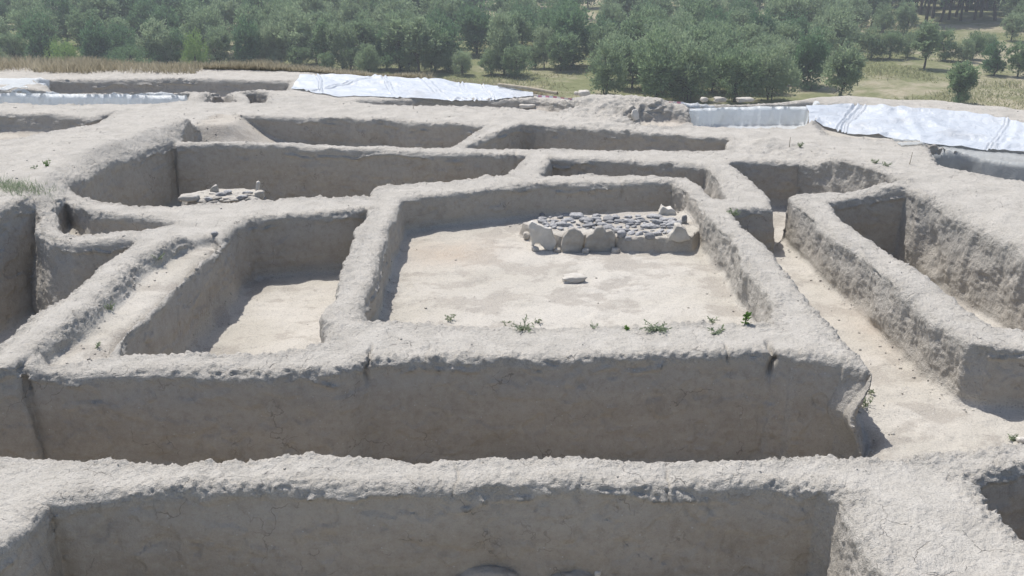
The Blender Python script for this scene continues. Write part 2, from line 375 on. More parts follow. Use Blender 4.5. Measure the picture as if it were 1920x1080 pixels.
# surface nets on the warped grid
cells_id, cells_p, q_edges = [], [], []
SL = 31
CZ, CY = NZ, NY
def cid(i, j, k): return (i.astype(np.int64) * CY + j) * CZ + k
j = 0
while j < NY - 1:
    j1 = min(j + SL, NY - 1)
    f = field(j, j1 + 1); s = f < 0
    nj = j1 - j
    cnt = np.zeros((NX - 1, nj, NZ - 1), np.int8)
    for a in (0, 1):
        for b in (0, 1):
            for c in (0, 1):
                cnt += s[a:NX - 1 + a, b:nj + b, c:NZ - 1 + c]
    I, J, K = np.nonzero((cnt > 0) & (cnt < 8))
    acc = np.zeros((len(I), 3), np.float32); num = np.zeros(len(I), np.float32)
    for ax in range(3):
        o1, o2 = [x for x in range(3) if x != ax]
        for u in (0, 1):
            for v in (0, 1):
                off = [0, 0, 0]; off[o1] = u; off[o2] = v
                off2 = list(off); off2[ax] = 1
                fa = f[I + off[0], J + off[1], K + off[2]]; fb = f[I + off2[0], J + off2[1], K + off2[2]]
                mk = (fa < 0) != (fb < 0)
                t = np.where(mk, fa / np.where(mk, fa - fb, 1), 0)
                p = np.zeros((len(I), 3), np.float32); p[:] = off; p[:, ax] += t
                acc += np.where(mk[:, None], p, 0); num += mk
    acc /= num[:, None]
    acc += np.stack([I, J + j, K], 1)
    cells_id.append(cid(I, J + j, K)); cells_p.append(acc)
    for ax in range(3):
        n = [NX, nj if ax != 1 else nj, NZ]
        if ax == 0: a_, b_ = s[:-1, :nj, :], s[1:, :nj, :]
        elif ax == 1: a_, b_ = s[:, :nj, :], s[:, 1:nj + 1, :]
        else: a_, b_ = s[:, :nj, :-1], s[:, :nj, 1:]
        I, J, K = np.nonzero(a_ != b_)
        q_edges.append((ax, I, J + j, K, a_[I, J, K]))
    j = j1
cells_id = np.concatenate(cells_id); cells_p = np.concatenate(cells_p)
order = np.argsort(cells_id); cells_id = cells_id[order]; cells_p = cells_p[order]
faces = []
for ax, I, J, K, sg in q_edges:
    o1, o2 = [(1, 2), (2, 0), (0, 1)][ax]
    idx = [I, J, K]
    ok = np.ones(len(I), bool)
    lim = [NX - 1, NY - 1, NZ - 1]
    for o in (o1, o2): ok &= (idx[o] > 0) & (idx[o] < lim[o])
    idx = [a[ok] for a in idx]; sg = sg[ok]
    def cell(da, db):
        c = [a.copy() for a in idx]; c[o1] -= da; c[o2] -= db
        return np.searchsorted(cells_id, cid(*c))
    q = np.stack([cell(1, 1), cell(0, 1), cell(0, 0), cell(1, 0)], 1)
    q[~sg] = q[~sg][:, ::-1]
    faces.append(q)
faces = np.concatenate(faces).astype(np.int32)
yv = np.interp(cells_p[:, 1], np.arange(NY), yj)
xv = np.interp(cells_p[:, 0], np.arange(NX), ui) * (yv + CAMC)
V = np.stack([xv, yv, Z0 + DZ * cells_p[:, 2]], 1).astype(np.float64)
def vnormals(V):
    fn = np.cross(V[faces[:, 2]] - V[faces[:, 0]], V[faces[:, 3]] - V[faces[:, 1]])
    n = np.zeros_like(V)
    for c in range(4):
        for a in range(3): n[:, a] += np.bincount(faces[:, c], fn[:, a], len(V))
    return n / np.maximum(np.linalg.norm(n, axis=1), 1e-12)[:, None]
Nv = vnormals(V)
gi = np.clip(np.round(cells_p[:, 0]).astype(int), 0, NX - 1); gj = np.clip(np.round(cells_p[:, 1]).astype(int), 0, NY - 1)
Hv, Dv, Fv = H2[gi, gj], D2[gi, gj], F2[gi, gj]
x, y, z = V.T
below = Hv - z                                     # depth under the top
inpit = Dv < .06
floor_m = sstep(.13, .03, z - Fv) * inpit
steep = sstep(.75, .35, Nv[:, 2])
rim = np.exp(-np.maximum(below - .02, 0) / .07) * np.exp(-(Dv / .10) ** 2)
west = sstep(-.22, -.65, Nv[:, 0])                     # weather-beaten faces look west: rough
gravel = fbm(x, y, z, 34, 2, 11); grit = fbm(x, y, z, 60, 1, 19); lump = fbm(x, y, z, 13, 3, 12); soft = fbm(x, y, z, 2.6, 2, 13)
patch = sstep(-.15, .5, fbm(x, y, z, 1.1, 2, 14))
top_m = (1 - steep) * (1 - floor_m)
edge = np.exp(-(np.minimum(Dv, 0) / .2) ** 2) * np.exp(-(np.maximum(Dv, 0) / .16) ** 2)
amp = .010 * soft * steep * (1 - floor_m)
amp += .003 * lump * (1 - .3 * floor_m) + (.0026 * gravel + .0018 * grit) * (1 - .7 * floor_m) * (1 - .75 * steep)
amp += top_m * edge * (.0035 * lump + .0030 * gravel + .0022 * grit)
amp += rim * (.007 * lump + .009 * np.maximum(gravel, -.12) + .005 * np.maximum(grit, -.12)) * (.35 + .9 * patch)
streak = fbm(x, y, z * .18, 7, 3, 15)
amp += west * steep * (1 - floor_m) * (.004 * lump + .004 * gravel + .002 * grit + .012 * streak + .018 * soft)
churn = np.exp(-(((x - 1.9) / .9) ** 2 + ((y - 15.9) / 1.0) ** 2)) + .5 * np.exp(-(((x - .6) / 1.2) ** 2 + ((y - 16.6) / .6) ** 2)) + .5 * np.exp(-(((x - 3.7) / .7) ** 2 + ((y - 13.2) / .5) ** 2))
amp += churn * (.022 * lump + .016 * gravel)
# crumbled lower edge of the crust: shallow scallops a hand's breadth under the rim
sc = fbm(x, y, z * .3, 3.2, 3, 16)
line = .10 + .05 * sc
led = steep * (1 - west) * sstep(-.05, .3, fbm(x, y, z, 2.1, 2, 18))
amp += led * (.022 + .014 * gravel) * np.exp(-((below - line) / .013) ** 2)
pock = fbm(x, y, z, 5.5, 2, 23); amp -= steep * (1 - floor_m) * .014 * sstep(.62, .85, pock)
flake = fbm(x, y, z * 1.6, 4.2, 3, 24); amp += steep * (1 - west) * (1 - floor_m) * .010 * sstep(.18, .24, flake)
# vertical shrinkage cracks in the cut faces
for px, py, dep, w, ln in ((686, 672, .05, .010, .22), (1449, 664, .10, .016, .26), (1370, 664, .03, .007, .12), (852, 905, .02, .006, .1), (800, 670, .025, .007, .14),
                           (1168, 343, .03, .008, .3), (968, 290, .04, .012, .3), (1150, 262, .0, .01, .1), (37, 704, .05, .02, .4), (1255, 905, .03, .008, .16)):
    x0, y0 = at(px, py)
    wx = x0 + .02 * fbm(y, z, z, 6, 2, int(px))
    m = np.exp(-((x - wx) / w) ** 2) * sstep(.30, .12, np.abs(y - y0)) * sstep(ln, ln * .4, below)
    amp -= dep * m * (1 - floor_m)
V += Nv * amp[:, None]
# the worn notch low in the right-hand end of the front wall
x0, y0 = at(1637, 692); nt_ = np.exp(-(((V[:, 0] - x0) / .28) ** 2 + ((V[:, 1] - y0) / .35) ** 2 + ((V[:, 2] + .36) / .17) ** 2))
V[:, 0] -= .13 * nt_ * (1 - floor_m)
Nv = vnormals(V)
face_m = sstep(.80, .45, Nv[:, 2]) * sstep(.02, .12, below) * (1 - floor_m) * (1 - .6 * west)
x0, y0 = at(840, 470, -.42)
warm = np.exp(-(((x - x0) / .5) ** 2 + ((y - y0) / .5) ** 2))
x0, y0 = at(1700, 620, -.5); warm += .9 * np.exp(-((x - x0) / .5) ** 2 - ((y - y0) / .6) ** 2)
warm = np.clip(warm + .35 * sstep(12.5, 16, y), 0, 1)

edge_a = np.exp(-(np.minimum(Dv, 0) / .3) ** 2) * np.exp(-(np.maximum(Dv, 0) / .11) ** 2)
# which wall does each face belong to: centre lines of the walls
WALLS = [
 ([(-200,885),(400,888),(1000,882),(1480,878)], .17, 'low cracked earth wall running across the very front of the dig'),
 ([(-500,1020),(-100,985),(40,965)], .35, 'broad earth wall stub at lower left that joins the foremost wall'),
 ([(1720,1000),(1900,1200)], .30, 'wide smooth topped earth wall beside the dark pit at lower right corner'),
 ([(1640,868),(1760,858),(2300,850)], .12, 'low end of earth wall behind the dark pit at lower right corner'),
 ([(60,678),(300,678),(650,660),(900,640),(1300,636),(1500,640)], .14, 'long thick earth wall with weeds growing along its top'),
 ([(650,600),(690,450),(722,355)], .11, 'narrow smooth earth wall on the left of the stone bench room'),
 ([(800,352),(1000,338),(1260,334)], .09, 'thin earth wall behind the stone bench room, in front of the long partition'),
 ([(1310,350),(1390,440),(1480,560),(1560,640)], .16, 'earth wall with ragged crumbling inner face on the right of the stone bench room'),
 ([(300,462),(190,545),(80,630),(-60,740)], .15, 'crusted ridge wall between the deep left pit and the shallow channel'),
 ([(415,450),(340,510),(250,590),(205,650)], .10, 'eroded earth wall between the shallow channel and the empty side room'),
 ([(200,388),(340,395),(500,384),(690,377)], .12, 'low flat earth wall between the empty side room and the room with cobble heap'),
 ([(100,440),(140,446),(250,441),(330,430)], .05, 'thin curved earth wall between two small pits below the grassy bank'),
 ([(330,268),(640,274),(840,281),(1000,284),(1330,288),(1490,294)], .10, 'long straight earth wall crossing the whole dig behind the stone bench room'),
 ([(1003,290),(985,315),(975,330)], .09, 'short stub wall joining the long partition to the stone bench room'),
 ([(1350,305),(1380,340),(1410,370)], .08, 'slanting earth wall right behind the stone bench room corner'),
 ([(1375,380),(1440,380)], .06, 'short square stub wall facing the sunlit passage'),
 ([(1517,380),(1600,450),(1700,530),(1800,600),(1840,628),(1960,634),(2300,640)], .17, 'long earth wall with eroded side along the sunlit passage'),
 ([(1540,366),(1640,364),(1740,366)], .06, 'thin earth wall closing the deep right trench at the back'),
 ([(965,235),(920,255),(860,278)], .10, 'pale diagonal earth wall between the two far shaded trenches'),
 ([(420,208),(640,209),(900,222),(1100,232),(1300,248),(1400,262),(1470,285)], .10, 'farthest low earth wall bordering the two shaded trenches'),
]
GROUND = [([(-900,440,.2),(-100,400,.2),(60,355,.2),(120,300,.2),(250,240,.2),(390,216,.2)], .45), ([(1545,300,.15),(1620,322,.15),(1760,352,.15),(1900,420,.15),(2300,570,.15)], .40),
          ([(-900,200),(300,200),(1000,200),(1300,225),(1420,240),(1600,280),(2000,330)], .25), ([(-900,190),(1900,190)], 9.0 * 0 + .4), ([(-1500,160),(1900,160)], .6), ([(-1500,140),(1900,140)], 2.0)]
fc = V[faces].mean(1)
ff = floor_m[faces].mean(1)
best = np.full(len(fc), 1e9); lab = np.zeros(len(fc), np.int32)
for i, (pts, hw, _) in enumerate(WALLS):
    d = seg_dist(poly_world(pts), fc[:, 0], fc[:, 1]) - hw
    up = d < best; best[up] = d[up]; lab[up] = i + 2
for pts, hw in GROUND:
    d = seg_dist(poly_world(pts), fc[:, 0], fc[:, 1]) - hw
    up = d < best; best[up] = d[up]; lab[up] = 1
lab[ff > .5] = 0
def main_body(code):
    idx = np.nonzero(lab == code)[0]
    if not len(idx): return
    vi, inv = np.unique(faces[idx], return_inverse=True); q = inv.reshape(-1, 4)
    m = np.arange(len(vi))
    while True:
        fm = m[q].min(1); n_ = m.copy()
        for c in range(4): np.minimum.at(n_, q[:, c], fm)
        n_ = n_[n_]; n_ = n_[n_]
        if (n_ == m).all(): break
        m = n_
    fm = m[q[:, 0]]; u, ct = np.unique(fm, return_counts=True)
    lab[idx[fm != u[ct.argmax()]]] = 1
for i in range(len(WALLS)): main_body(i + 2)
bf = poly_sdf(BENCH, fc[:, 0], fc[:, 1]) < .05
lab[bf & (fc[:, 2] < -.12)] = 100
bf2 = (poly_sdf(BENCH2, fc[:, 0], fc[:, 1]) < .12) & (fc[:, 2] < -.03) & (ff > .3)
lab[bf2] = 101
bmask = 1.0 * (poly_sdf(BENCH, V[:, 0], V[:, 1]) < .05)
face_m = np.maximum(face_m, .85 * bmask * sstep(.9, .4, Nv[:, 2]))
floor_m = np.clip(floor_m - .75 * bmask * sstep(.9, .4, Nv[:, 2]), 0, 1)
def piece(code, name):
    fs = faces[lab == code]
    if not len(fs): return None
    vi, inv = np.unique(fs, return_inverse=True)
    o = mesh_np(name, V[vi], inv.reshape(-1, 4), M_EARTH)
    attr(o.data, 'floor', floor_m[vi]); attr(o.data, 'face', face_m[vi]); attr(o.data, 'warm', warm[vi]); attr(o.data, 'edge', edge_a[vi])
    o.data.normals_split_custom_set_from_vertices([tuple(v) for v in Nv[vi]])
    return o
tag(piece(0, 'trench_ground'), kind='structure')
tag(piece(1, 'ground'), kind='structure')
for i, (_, _, lb) in enumerate(WALLS):
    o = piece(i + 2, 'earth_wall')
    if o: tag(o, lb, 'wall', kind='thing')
tag(piece(100, 'earth_bench'), 'low earth bench topped with grey cobbles inside the central room', 'bench', kind='thing')
tag(piece(101, 'earth_platform'), 'small raised earth platform with flat stones in the back left room', 'platform', kind='thing')

# height of the finished surface, for setting things down
from mathutils.bvhtree import BVHTree
_step = faces
BVH = BVHTree.FromPolygons(V.tolist(), faces.tolist())
def drop(x, y, z=2.0):
    hit = BVH.ray_cast(Vector((x, y, z)), Vector((0, 0, -1)))
    return hit[0].z if hit[0] else 0.0
def on(px, py):
    """the spot of the earth surface that shows at a photo pixel"""
    a = (px - 960) / FPX; b = (540 - py) / FPX
    d = Vector((a, cp + sp * b, -sp + cp * b)).normalized()
    hit = BVH.ray_cast(Vector((0, 0, CAM_Z)), d)
    if hit[0]: return hit[0]
    x, y = at(px, py); return Vector((x, y, 0))

# ------------------------------------------------------------------ terrain sheet round the dig, down to the plain and out to the horizon
def axis(a, b, fine_a, fine_b, n1, n2):
    mid = np.linspace(fine_a, fine_b, n1)
    t = np.linspace(0, 1, n2)[1:] ** 2.2
    return np.concatenate([(fine_a + (a - fine_a) * t)[::-1], mid, fine_b + (b - fine_b) * t])
gx = axis(-1500, 1500, -75, 75, 420, 40); gy = axis(-400, 2500, -6, 170, 620, 40)
GX, GY = np.meshgrid(gx, gy, indexing='ij')
GZ = ground_h(GX, GY)
inside = (GY > Y0 + .1) & (GY < Y1 - .35) & (np.abs(GX) < .80 * (GY + CAMC) - .25)
GZ = np.where(inside, np.minimum(GZ, -1.6), GZ - .012)
ids = np.arange(GX.size).reshape(GX.shape)
fq = np.stack([ids[:-1, :-1], ids[1:, :-1], ids[1:, 1:], ids[:-1, 1:]], -1).reshape(-1, 4)
terrain = mesh_np('terrain', np.stack([GX, GY, GZ], -1).reshape(-1, 3), fq, M_PLAIN)
tag(terrain, kind='structure')
def plain_z(x, y):
    return float(ground_h(np.array([x]), np.array([y]))[0])

# ------------------------------------------------------------------ foliage builders
def leaf_quads(P, Dir, L, W, rg):
    """elongated diamond sprays at P along Dir"""
    n = len(P)
    ref = rg.normal(size=(n, 3)); side = np.cross(Dir, ref); side /= np.linalg.norm(side, axis=1)[:, None] + 1e-9
    L = np.broadcast_to(L, n)[:, None]; W = np.broadcast_to(W, n)[:, None]
    up = np.cross(side, Dir)
    v = np.stack([P - Dir * L * .5, P + side * W * .5 + up * W * .15, P + Dir * L * .5, P - side * W * .5 + up * W * .15], 1)
    return v.reshape(-1, 3), np.arange(4 * n).reshape(n, 4)
def tube(path, r0, r1, seg=6):
    path = np.asarray(path, float); n = len(path)
    tang = np.gradient(path, axis=0); tang /= np.linalg.norm(tang, axis=1)[:, None]
    vs = []
    for i in range(n):
        t = tang[i]; a = np.cross(t, [0.31, .9, .1]); a /= np.linalg.norm(a); b = np.cross(t, a)
        r = r0 + (r1 - r0) * i / (n - 1)
        for k in range(seg):
            an = 2 * math.pi * k / seg; vs.append(path[i] + r * (math.cos(an) * a + math.sin(an) * b))
    fs = [[i * seg + k, i * seg + (k + 1) % seg, (i + 1) * seg + (k + 1) % seg, (i + 1) * seg + k] for i in range(n - 1) for k in range(seg)]
    return np.array(vs), np.array(fs)
def merge(parts):
    vs, fs, o = [], [], 0
    for v, f in parts: vs.append(v); fs.append(f + o); o += len(v)
    return np.concatenate(vs), np.concatenate(fs)

def tree_meshes(seed, leafmat, trunk_h=.22, width=.42, nleaf=2600, lobes=15, stems=1, squat=1.0, lean=0.0, nheads=4):
    """unit-height tree: returns (crown mesh, trunk mesh); crown of leaf sprays gathered in clumps at limb ends"""
    rg = np.random.default_rng(seed)
    limbs = []
    for s in range(stems):
        a0 = rg.uniform(0, 6.28)
        foot = np.array([math.cos(a0), math.sin(a0), 0]) * (.05 * (stems > 1)); foot[2] = -.03
        top = foot + np.array([lean * .5 + rg.normal() * .04, rg.normal() * .04, trunk_h + .42 * (1 - trunk_h)])
        mid = (foot + top) / 2 + np.array([rg.normal() * .02, rg.normal() * .02, 0])
        limbs.append(tube([foot, mid * .6 + foot * .4, mid, top], .026 / stems ** .5, .010))
        for b in range(max(3, lobes // stems)):
            t = rg.uniform(.35, 1); base = foot + (top - foot) * t
            an = rg.uniform(0, 6.28); el = rg.uniform(-.22, 1.0)
            zc = trunk_h + (1 - trunk_h) * (.15 + .75 * el)
            rr = width * (1 - .55 * max(0, el - .35) / .65) * rg.uniform(.35, 1.0) * (.75 + .25 * min(1, el / .25 + .3))
            tip = np.array([math.cos(an) * rr * .72 + lean * el, math.sin(an) * rr * .72, zc * squat + (1 - squat) * .2])
            limbs.append(tube([base, (base + tip) / 2 + np.array([0, 0, .03]), tip], .010, .003, 5))
    # crown: a few overlapping egg-shaped heads with uneven surfaces and gaps; sprays rise outward
    heads = [(np.array([lean * .6 + rg.normal() * .03, rg.normal() * .03, trunk_h + (1 - trunk_h) * .50]), width * .62, (1 - trunk_h) * .50)]
    for h_ in range(nheads):
        an = h_ * 6.283 / nheads + rg.uniform(-.5, .5); rr = width * rg.uniform(.30, .55); zc = trunk_h + (1 - trunk_h) * rg.uniform(.28, .66)
        rz = (1 - trunk_h) * rg.uniform(.22, .34); zc = min(zc, .97 - rz)
        heads.append((np.array([math.cos(an) * rr, math.sin(an) * rr, zc]), width * rg.uniform(.34, .52), rz))
    vol = np.array([h_[1] ** 2 * h_[2] for h_ in heads]) ** .8
    k = rg.choice(len(heads), nleaf, p=vol / vol.sum())
    C = np.array([h_[0] for h_ in heads])[k]; RX = np.array([h_[1] for h_ in heads])[k]; RZ = np.array([h_[2] for h_ in heads])[k]
    d = rg.normal(size=(nleaf, 3)); d /= np.linalg.norm(d, axis=1)[:, None]
    bump = 1 + .34 * fbm(d[:, 0] + 3.1 * k, d[:, 1] + seed, d[:, 2], 2.8, 3, seed) + .10 * rg.normal(size=nleaf)
    r = rg.uniform(.12, 1.0, nleaf) ** .38 * bump
    P = C + d * r[:, None] * np.stack([RX, RX, RZ], 1)
    gap = fbm(P[:, 0] * 1.0 + seed, P[:, 1], P[:, 2], 6.0, 2, seed + 9)
    keep = (gap > -.16) & (P[:, 2] > trunk_h * .45)
    P, d, k = P[keep], d[keep], k[keep]; nleaf = len(P)
    Dir = d * .6 + rg.normal(size=(nleaf, 3)) * .42 + np.array([0, 0, .55]); Dir /= np.linalg.norm(Dir, axis=1)[:, None]
    clump = fbm(P[:, 0] + seed, P[:, 1], P[:, 2], 9, 2, seed + 4)
    v, f = leaf_quads(P, Dir, rg.uniform(.04, .07, nleaf), rg.uniform(.016, .030, nleaf), rg)
    me_c = mesh_np('crown', v, f, leafmat, smooth=False)
    tone = np.clip(.5 + .15 * rg.normal(size=nleaf) + .35 * clump, 0, 1)
    attr(me_c.data, 'tone', np.repeat(tone, 4))
    lv, lf = merge(limbs); me_t = mesh_np('trunk', lv, lf, M_WOOD)
    return me_c, me_t
PROTO = {}
def proto(kind, **kw):
    c, t = tree_meshes(**kw); PROTO.setdefault(kind, []).append((c.data, t.data))
    bpy.data.objects.remove(c); bpy.data.objects.remove(t)
for s in range(5): proto('willow', seed=100 + s, leafmat=M_LEAF, trunk_h=.07, width=.44, stems=1 + s % 2, nleaf=9000, nheads=3 + s % 3)
for s in range(4): proto('bushy', seed=120 + s, leafmat=M_LEAF, trunk_h=.03, width=.54, stems=3, nleaf=10000, nheads=4 + s % 3)
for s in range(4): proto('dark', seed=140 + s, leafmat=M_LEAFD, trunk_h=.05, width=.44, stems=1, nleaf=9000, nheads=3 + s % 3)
for s in range(2): proto('slim', seed=160 + s, leafmat=M_LEAF, trunk_h=.22, width=.30, stems=1, nleaf=6000, nheads=2)
for s in range(2): proto('tall', seed=180 + s, leafmat=M_LEAFD, trunk_h=.26, width=.34, stems=1, nleaf=6000, nheads=3)
proto('shrub', seed=200, leafmat=M_LEAFY, trunk_h=.01, width=.75, stems=4, nleaf=9000, nheads=5)
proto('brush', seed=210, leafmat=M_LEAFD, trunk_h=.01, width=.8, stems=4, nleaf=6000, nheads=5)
def plant_tree(px, base_py, top_py, kind, label, group=None, cat='tree', wide=1.0, name=None):
    x, y = at(px, base_py, PLAIN_Z)
    depth = y * cp + (CAM_Z - PLAIN_Z) * sp
    # height: from the ray through the top pixel at that distance
    b = (540 - top_py) / FPX; dy = cp + sp * b; dz = -sp + cp * b
    h = (CAM_Z + dz / dy * y) - PLAIN_Z
    cd, td = random.choice(PROTO[kind])
    z = plain_z(x, y)
    r = empty(name or ('shrub' if cat == 'shrub' else 'tree'), (x, y, z - .03), random.uniform(0, 6.28))
    tag(r, label, cat, group)
    for nm, d in (('crown', cd), ('trunk', td)):
        o = bpy.data.objects.new(nm, d); COL.objects.link(o); o.parent = r
        q = 1.12 if nm == 'crown' else .95; o.scale = (h * wide * q, h * wide * q, h)
    return r
NAMED = [
 (1575,182,74,'willow','lone round tree with short dark trunk at the edge of the meadow',.98),
 (1795,192,112,'slim','small thin tree with two stems standing out in the open meadow',1.5),
 (1138,182,76,'bushy','round pale bush tree at the outer end of the clump by the white tape',.88),
 (1232,192,58,'willow','tall pale tree with dark trunk feet in the clump behind the striped tape',.95),
 (1292,190,74,'bushy','dense middle tree of the clump behind the striped tape',.9),
 (1378,190,86,'bushy','broad rounded bush tree at the front of the clump over the plastic sheet',.95),
 (1444,186,74,'bushy','dense tree ending the clump beside the lone round tree',.85),
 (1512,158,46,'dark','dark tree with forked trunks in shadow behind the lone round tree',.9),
 (1733,126,38,'slim','upright oval tree with visible straight trunk in front of the bush row',1.2),
 (1862,138,72,'dark','dark round tree on a crooked stem in the meadow',1.0),
 (1908,140,70,'willow','grey green tree at the meadow rim beside the dark crooked tree',1.0),
 (1072,124,-4,'dark','big dark tree towering behind the pale clump',.98),
 (943,140,22,'willow','tall pointed grey green tree beside the small gap with bare trunk',.62),
 (866,142,94,'bushy','low grey bush in front of the pointed tree near the gap',.95),
 (968,148,84,'bushy','low spreading bush at the edge of the dry grass below the pointed tree',.9),
 (1020,128,46,'willow','slender pale tree squeezed between the pointed tree and the big dark tree',.7),
 (370,134,56,'shrub','yellow green young tree with short trunk in the front row',.45),
 (890,92,10,'tall','bare trunked tree standing in the small sandy gap of the wood',.7),
]
for px, b, t, k, lb, w in NAMED: plant_tree(px, b, t, k, lb, wide=w)
plant_tree(122, 134, 72, 'shrub', 'low round bright green shrub at the edge of the dry grass', cat='shrub', wide=.85)
plant_tree(1800, 196, 160, 'brush', 'dark low shrub at the foot of the small meadow tree', cat='shrub', wide=.75)
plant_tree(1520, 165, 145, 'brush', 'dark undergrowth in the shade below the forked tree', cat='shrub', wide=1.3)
G1 = 'front row of willow trees beyond the dry grass'
L1 = 'grey green willow tree in the front row beyond the dry grass'
for px, t, k in ((-25,40,'dark'),(30,58,'willow'),(88,22,'dark'),(185,34,'dark'),(228,40,'dark'),(300,38,'willow'),(322,52,'dark'),(415,48,'willow'),(468,32,'dark'),(505,44,'willow'),(556,20,'willow'),
              (610,42,'slim'),(648,40,'willow'),(690,34,'slim'),(722,50,'dark'),(752,30,'slim'),(782,32,'slim'),(815,40,'willow'),(852,44,'dark'),(1050,60,'willow')):
    plant_tree(px + random.uniform(-6, 6), 124 + random.uniform(-3, 8) + (8 if px > 600 else 0), t, k, L1, G1, wide=random.uniform(.8, 1.05) * (1.2 if k == 'slim' else 1))
GC = 'trees of the pale clump behind the striped tape'; LC = 'pale tree inside the thick clump behind the striped tape'
for px, b, t, k in ((1185,168,70,'willow'),(1262,172,52,'bushy'),(1335,170,66,'willow'),(1412,168,78,'bushy'),(1160,150,62,'willow'),(1225,150,44,'bushy'),(1300,150,40,'willow'),(1360,148,50,'bushy'),
                    (1425,150,60,'willow'),(1475,150,66,'bushy'),(1130,132,40,'willow'),(1200,128,26,'bushy'),(1275,130,24,'willow'),(1345,128,34,'bushy'),(1410,128,40,'willow'),(1465,126,36,'bushy'),(1530,128,44,'willow')):
    plant_tree(px, b, t, k, LC, GC, wide=random.uniform(.9, 1.1))
G2 = 'bushes lining the far side of the meadow'; L2 = 'rounded bush in the row lining the far side of the meadow'
for px, b, t in ((1590,92,38),(1632,108,46),(1668,108,52),(1700,106,56),(1770,110,48),(1808,112,66),(1822,108,52),(1850,98,58),(1935,118,70)):
    plant_tree(px, b, t, 'bushy', L2, G2, wide=random.uniform(.75, .95))
G3 = 'trees of the dense wood behind the front rows'; L3 = 'tree of the dense wood behind the front rows'
for row, (bpy_, hgt, sp_) in enumerate(((104, 92, 74), (88, 96, 78), (70, 98, 82), (52, 100, 84), (34, 100, 88), (14, 100, 96), (-8, 104, 110))):
    px = -60 + row * 31 % 70
    while px < 1990:
        jx = px + random.uniform(-16, 16)
        skip = (1560 < jx and bpy_ > 84) or (858 < jx < 925 and 45 < bpy_ < 100) or (1640 < jx < 1900 and 20 < bpy_) or (1740 < jx < 1900 and bpy_ > -20 and bpy_ < 20 and random.random() < .5)
        if not skip:
            k = random.choice(['willow', 'willow', 'dark', 'bushy'] if row < 4 else ['willow', 'dark', 'dark', 'tall'])
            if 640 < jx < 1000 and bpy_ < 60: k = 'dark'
            plant_tree(jx, bpy_, bpy_ - hgt * random.uniform(.8, 1.15), k, L3, G3, wide=random.uniform(.85, 1.1))
        px += sp_
G4 = 'tall bare trunked trees of the dark stand'; L4 = 'tall bare trunked tree in the dark stand above the meadow'
for px, b in ((1690,48),(1712,44),(1735,46),(1748,38),(1762,44),(1778,40),(1790,36),(1800,42),(1826,40),(1838,36),(1866,42),(1725,30),(1770,26),(1812,24),(1700,24),(1850,22)):
    plant_tree(px, b, b - 190 + random.uniform(-15, 15), 'tall', L4, G4, wide=random.uniform(.6, .8))
for px, b, t in ((1655, 62, 8), (1695, 66, 4), (1895, 78, 22), (1915, 60, 0), (1600, 66, -8), (1560, 70, 0)):
    plant_tree(px, b, t, 'willow' if px != 1655 else 'bushy', 'grey green tree beside the dark stand of tall trunks', 'trees beside the dark stand')

GB = 'low bushes growing between the trees of the front row'; LB = 'low bush growing between the trees of the front row'
for k in range(34):
    px = -30 + k * 31 + random.uniform(-12, 12)
    if 858 < px < 920: continue
    plant_tree(px, 126 + random.uniform(-6, 9) + (8 if px > 600 else 0), 88 + random.uniform(-12, 16), random.choice(('bushy', 'brush', 'bushy')), LB, GB, cat='shrub', wide=random.uniform(.8, 1.2))
for k in range(15):
    plant_tree(1668 + k * 16 + random.uniform(-5, 5), 12 + random.uniform(-6, 8), -70, 'dark', L3, G3, wide=1.0)
# ------------------------------------------------------------------ grasses
def blades(n, X, Y, Zf, h, w, lean, rg):
    z = Zf(X, Y)
    an = rg.uniform(0, 6.28, n); ln = rg.uniform(.0, lean, n); hh = h * rg.uniform(.5, 1.25, n)
    a2 = rg.uniform(0, 6.28, n)
    b = np.stack([X, Y, z - .02], 1); t = b + np.stack([np.cos(a2) * ln * hh, np.sin(a2) * ln * hh, hh], 1)
    sd = np.stack([np.cos(an), np.sin(an), np.zeros(n)], 1) * (w * .5)
    v = np.stack([b - sd, b + sd, t + sd * .25, t - sd * .25], 1).reshape(-1, 3)
    return v, np.arange(4 * n).reshape(n, 4)
def grass(name, X, Y, h, w, lean, mat, seed, label, cat):
    rg = np.random.default_rng(seed); n = len(X)
    v, f = blades(n, X, Y, ground_h, h, w, lean, rg)
    o = mesh_np(name, v, f, mat, smooth=False)
    tn = np.clip(.5 + .5 * fbm2(X, Y, .5, 3, seed) + .2 * rg.normal(size=n), 0, 1)
    attr(o.data, 'tone', np.repeat(tn, 4)); tag(o, label, cat, kind='stuff'); return o
rg = np.random.default_rng(3)
n = 80000
gxx = rg.uniform(-16, .6, n); e = rg.uniform(-.95, 1.6, n); e = np.where(gxx > -6.2, np.maximum(e, -.35) * 1.0 + np.where(gxx > -2.6, .45, 0), e); gyy = np.interp(gxx, EX, EY) + e
keep = rg.uniform(size=n) < sstep(-.95, -.5, e + .3 * fbm2(gxx, gyy, .8, 2, 8)) * (.55 + .45 * (fbm2(gxx, gyy, .35, 2, 6) > -.3)) * np.where(gxx > -1.8, .45, 1)
gxx, gyy = gxx[keep], gyy[keep]
hv = .17 + .08 * fbm2(gxx, gyy, .4, 3, 19); hv *= np.where(gxx > -1.5, .55, 1)
grass('dry_grass', gxx, gyy, hv, .014, .9, M_DRY, 21, 'strip of tall brown dry grass along the edge behind the dig', 'grass')
n = 60000
mx = rg.uniform(-6, 48, n); my = rg.uniform(68, 128, n)
kp = (mx > -6) & (rg.uniform(size=n) < sstep(-.25, .35, fbm2(mx, my, .12, 3, 51))) & (np.abs(mx) < .62 * my)
mx, my = mx[kp], my[kp]
